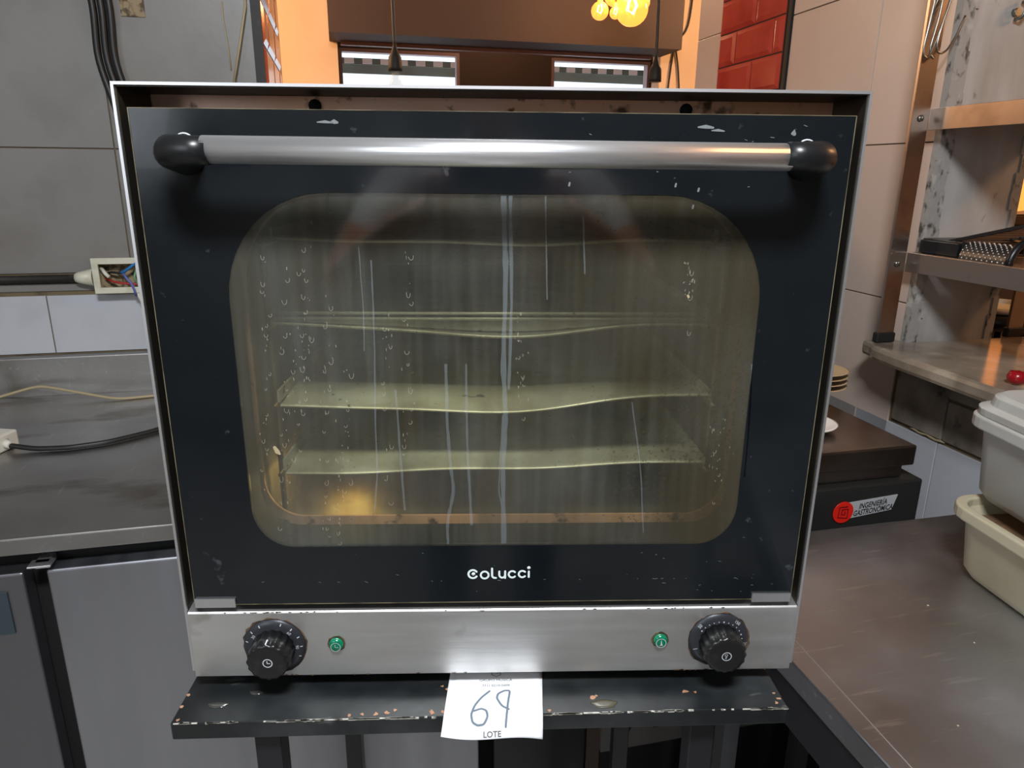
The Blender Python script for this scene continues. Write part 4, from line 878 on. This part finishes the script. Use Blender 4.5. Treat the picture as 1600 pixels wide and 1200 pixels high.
text_part('LOTE', .0050, lp, M['ink_dark'], tf(-.0045, -.0590, 1.0), 'lettering', bold=.00012, sx=1.4)
text_part('GRUPO MUSICA', .0046, lp, M['ink_dark'], tf(-.0005, .0045), 'lettering', sx=1.0)
text_part('7711 0210-0409', .0042, lp, M['ink_dark'], tf(-.0005, -.0035), 'lettering', sx=1.0)
b = B(); b.stroke([(-.0045, .020), (-.0045, .0125), (0, .0095), (.0045, .0125), (.0045, .016), (.0005, .0145)], .0007, on_sheet); b.stroke([(-.0045, .020), (.004, .020)], .0006, on_sheet); part(b, 'crest', M['ink_dark'], lp, 'small grey shield mark')

# ============================================================ PHOTOGRAPHER (seen only as a reflection in the glass door)
def skin_mesh(pts, edges, sub=2, rootv=0):
    me = bpy.data.meshes.new('skin'); me.from_pydata([p[:3] for p in pts], edges, []); o = bpy.data.objects.new('skin', me); COL.objects.link(o)
    md = o.modifiers.new('s', 'SKIN'); md.use_smooth_shade = True; md.branch_smoothing = .6
    for i, p in enumerate(pts):
        v = me.skin_vertices[0].data[i]; v.radius = (p[3], p[4] if len(p) > 4 else p[3]); v.use_root = (i == rootv)
    sb_ = o.modifiers.new('u', 'SUBSURF'); sb_.levels = sb_.render_levels = sub
    dg = bpy.context.evaluated_depsgraph_get(); dg.update(); em = o.evaluated_get(dg).to_mesh()
    vs = [tuple(v.co) for v in em.vertices]; fs = [tuple(p.vertices) for p in em.polygons]
    o.evaluated_get(dg).to_mesh_clear(); bpy.data.objects.remove(o); bpy.data.meshes.remove(me); return vs, fs
pm = root('person', 'person in pale t-shirt holding a phone, reflected in the oven door', 'person', (0, -1.06, -.9), 0)
skin_m = mat('skin', S(206, 150, 124), .5); shirt_m = mat('pale_tshirt', S(232, 233, 234), .85, bump=(14, .5)); jean_m = mat('dark_trousers', S(120, 124, 134), .85); hair_m = mat('dark_hair', S(40, 30, 24), .6)
P_ = [(0, -1.06, .03, .150, .115), (0, -1.06, .20, .145, .11), (0, -1.06, .36, .175, .12), (0, -1.06, .48, .165, .10), (0, -1.055, .545, .060), (0, -1.035, .60, .058),
      (0, -1.03, .66, .074, .088), (0, -1.03, .73, .082, .100), (0, -1.035, .785, .070, .082)]
E_ = [(0, 1), (1, 2), (2, 3), (3, 4), (4, 5), (5, 6), (6, 7), (7, 8)]
def add_chain(par, pts):
    for p in pts: P_.append(p); E_.append((par, len(P_)-1)); par = len(P_)-1
hands = []
for sx in (-1, 1):
    hx = -.088 if sx < 0 else .100
    add_chain(3, [(sx*.185, -1.055, .475, .062), (sx*.27, -1.00, .36, .050), (sx*.335, -.93, .235, .042), (sx*.26, -.84, .305, .036), (sx*.18, -.745, .37, .029), (hx+sx*.030, -.680, .405, .026), (hx+sx*.024, -.655, .418, .033, .018), (hx+sx*.016, -.640, .432, .030, .016)])
    hands.append((sx, hx))
    add_chain(0, [(sx*.095, -1.06, -.06, .098), (sx*.105, -1.05, -.28, .078), (sx*.11, -1.04, -.45, .060), (sx*.115, -1.06, -.66, .052), (sx*.115, -1.07, -.83, .040), (sx*.125, -1.00, -.868, .036, .030), (sx*.13, -.92, -.876, .034, .022)])
vs, fs = skin_mesh(P_, E_)
b = B(); b.add(vs, fs, True)
for sx, hx in hands:                              # fingers closed round the phone, thumb on its near face
    for k in range(4):
        x = hx+sx*.012; z = .448+.012-k*.017; l = (.9, 1, .95, .8)[k]
        v2, f2 = skin_mesh([(hx+sx*.018, -.645, .440-k*.010, .009), (hx+sx*.020, -.628, z, .0085), (hx+sx*.014, -.6045, z+.002, .0078), (hx-sx*.008*l, -.5995, z+.003, .0070), (hx-sx*.024*l, -.6005, z+.002, .0062)], [(0, 1), (1, 2), (2, 3), (3, 4)], 1); b.add(v2, f2, True)
    v2, f2 = skin_mesh([(hx+sx*.006, -.650, .428, .011), (hx-sx*.006, -.636, .448, .0098), (hx-sx*.018, -.626, .458, .0086), (hx-sx*.030, -.6235, .464, .0074)], [(0, 1), (1, 2), (2, 3)], 1); b.add(v2, f2, True)
    b.lathe([(.0001, -.018), (.012, -.010), (.014, .004), (.0001, .02)], (sx*.084, -1.03, .70), 'z', 10)      # ears
b.lathe([(.0001, -.026), (.013, -.018), (.010, 0), (.005, .018), (.0001, .026)], (0, -.940, .695), 'z', 10)    # nose
bo = part(b, 'body', skin_m, pm); me = bo.data
for m_ in (shirt_m, jean_m, hair_m): me.materials.append(m_)
for p in me.polygons:
    c = p.center; x, y, z = c.x, c.y-1.06, c.z-.9
    if z < .07 and z > -.845 and y < -.80: p.material_index = 2
    elif z <= -.845: p.material_index = 3
    elif y < -.88 and z < .56 and (abs(x) < .23 or (z > .36 and abs(x) < .30)) : p.material_index = 1
    elif z > .735 or (z > .62 and y < -1.075): p.material_index = 3
for sx in (-1, 1):
    b = B(); b.lathe([(.0001, -.945), (.011, -.948), (.013, -.955), (.0001, -.966)], (sx*.032, 0, .712), 'y', 12); part(b, 'eye', M['leg_black'], pm)
b = B(); b.tube([(-.022, -.944, .655), (0, -.938, .653), (.022, -.944, .655)], .005, 6); part(b, 'mouth', mat('lips', S(150, 84, 76), .5), pm)
ph = root('phone', 'black phone held by the reflected person in front of oven', 'phone', (.0, -.612, .43), 0)
b = B(); b.box(-.078, .090, -.620, -.612, .428, .502); part(b, 'case', M['plastic_black'], ph, bevel=.003)
b = B(); b.lathe([(.010, -.6118), (.010, -.6098), (.007, -.6095), (.0001, -.6095)][::-1], (-.0073, 0, .471), 'y', 20); part(b, 'lens', M['glass_black'], ph)

# ============================================================ PENDANTS AND CHANDELIER
for (u, zb, lb) in ((.087, .803, 'black pendant lamp socket with bare bulb before the left window'), (1.052, .803, 'black pendant lamp socket with bare bulb before the right window')):
    p = root('pendant_lamp', lb, 'lamp', (u, 2.10, zb), True, 'hanging pendant sockets')
    b = B(); b.tube([(u-.012, 2.10, 2.0), (u-.006, 2.10, 1.3), (u, 2.10, zb+.10), (u, 2.10, zb+.06)], .0058, 8); part(b, 'cord', M['cable'], p)
    b = B(); b.lathe([(.024, zb), (.024, zb+.012), (.022, zb+.045), (.015, zb+.056), (.007, zb+.078), (.0045, zb+.10)], (u, 2.10, 0), 'z', 20); part(b, 'socket', M['rubber'], p)
    b = B(); b.lathe([(.012, zb-.0005), (.014, zb-.02), (.026, zb-.045), (.030, zb-.065), (.022, zb-.088), (.0001, zb-.097)], (u, 2.10, 0), 'z', 20); part(b, 'bulb', M['bulb_clear'], p)
ch = root('chandelier', 'brass chandelier with glowing amber globe bulbs near top edge', 'chandelier', (1.07, 2.50, 1.15))
b = B(); b.lathe([(.012, 1.24), (.05, 1.26), (.05, 1.29), (.012, 1.31), (.008, 2.0)], (1.07, 2.50, 0), 'z', 18); part(b, 'hub', M['brass'], ch)
for (u, v, z, r) in ((.965, 2.50, 1.115, .036), (1.022, 2.47, 1.105, .024), (1.105, 2.50, 1.130, .068), (1.165, 2.53, 1.165, .030), (1.06, 2.58, 1.20, .05)):
    b = B(); b.tube([(1.07, 2.50, 1.27), ((u+1.07)/2, (v+2.5)/2, 1.29), (u, v, z+r+.03), (u, v, z+r+.01)], .005, 7); part(b, 'arm', M['brass'], ch)
    b = B(); b.lathe([(.0001, z-r)]+[(r*math.sin(math.radians(a)), z-r*math.cos(math.radians(a))) for a in range(20, 161, 14)]+[(.010, z+r+.012)], (u, v, 0), 'z', 24); bl = part(b, 'bulb', M['amber'], ch)
    b = B(); b.tube([(u-r*.15, v, z+r*.6), (u-r*.3, v, z-r*.1), (u+r*.1, v, z-r*.25), (u+r*.3, v, z+r*.2), (u+r*.1, v, z+r*.7)], r*.10, 6); part(b, 'filament', M['filament'], bl)
# wires on the far ochre wall
for i, pts in enumerate(([(1.60, 3.185, 1.5), (1.61, 3.185, 1.2), (1.66, 3.185, 1.0), (1.70, 3.185, .6)], [(1.72, 3.185, 1.5), (1.70, 3.185, 1.2), (1.62, 3.185, 1.12), (1.585, 3.185, .6)])):
    b = B(); b.tube(smooth_path(pts, 6, 3), .005, 6); single(b, 'wall_wire', M['cable'], ['dark wire on orange wall slanting down to the right', 'dark wire on orange wall slanting down to the left'][i], 'wire', pts[-1], True, 'wires on the far right orange wall')
b = B(); b.box(1.565, 1.60, 3.15, 3.195, 1.14, 1.24); single(b, 'junction_box', M['rubber'], 'small dark junction box at the right end of brown beam', 'junction box', (1.58, 3.19, 1.14), bevel=.004)
bpy.context.view_layer.update()
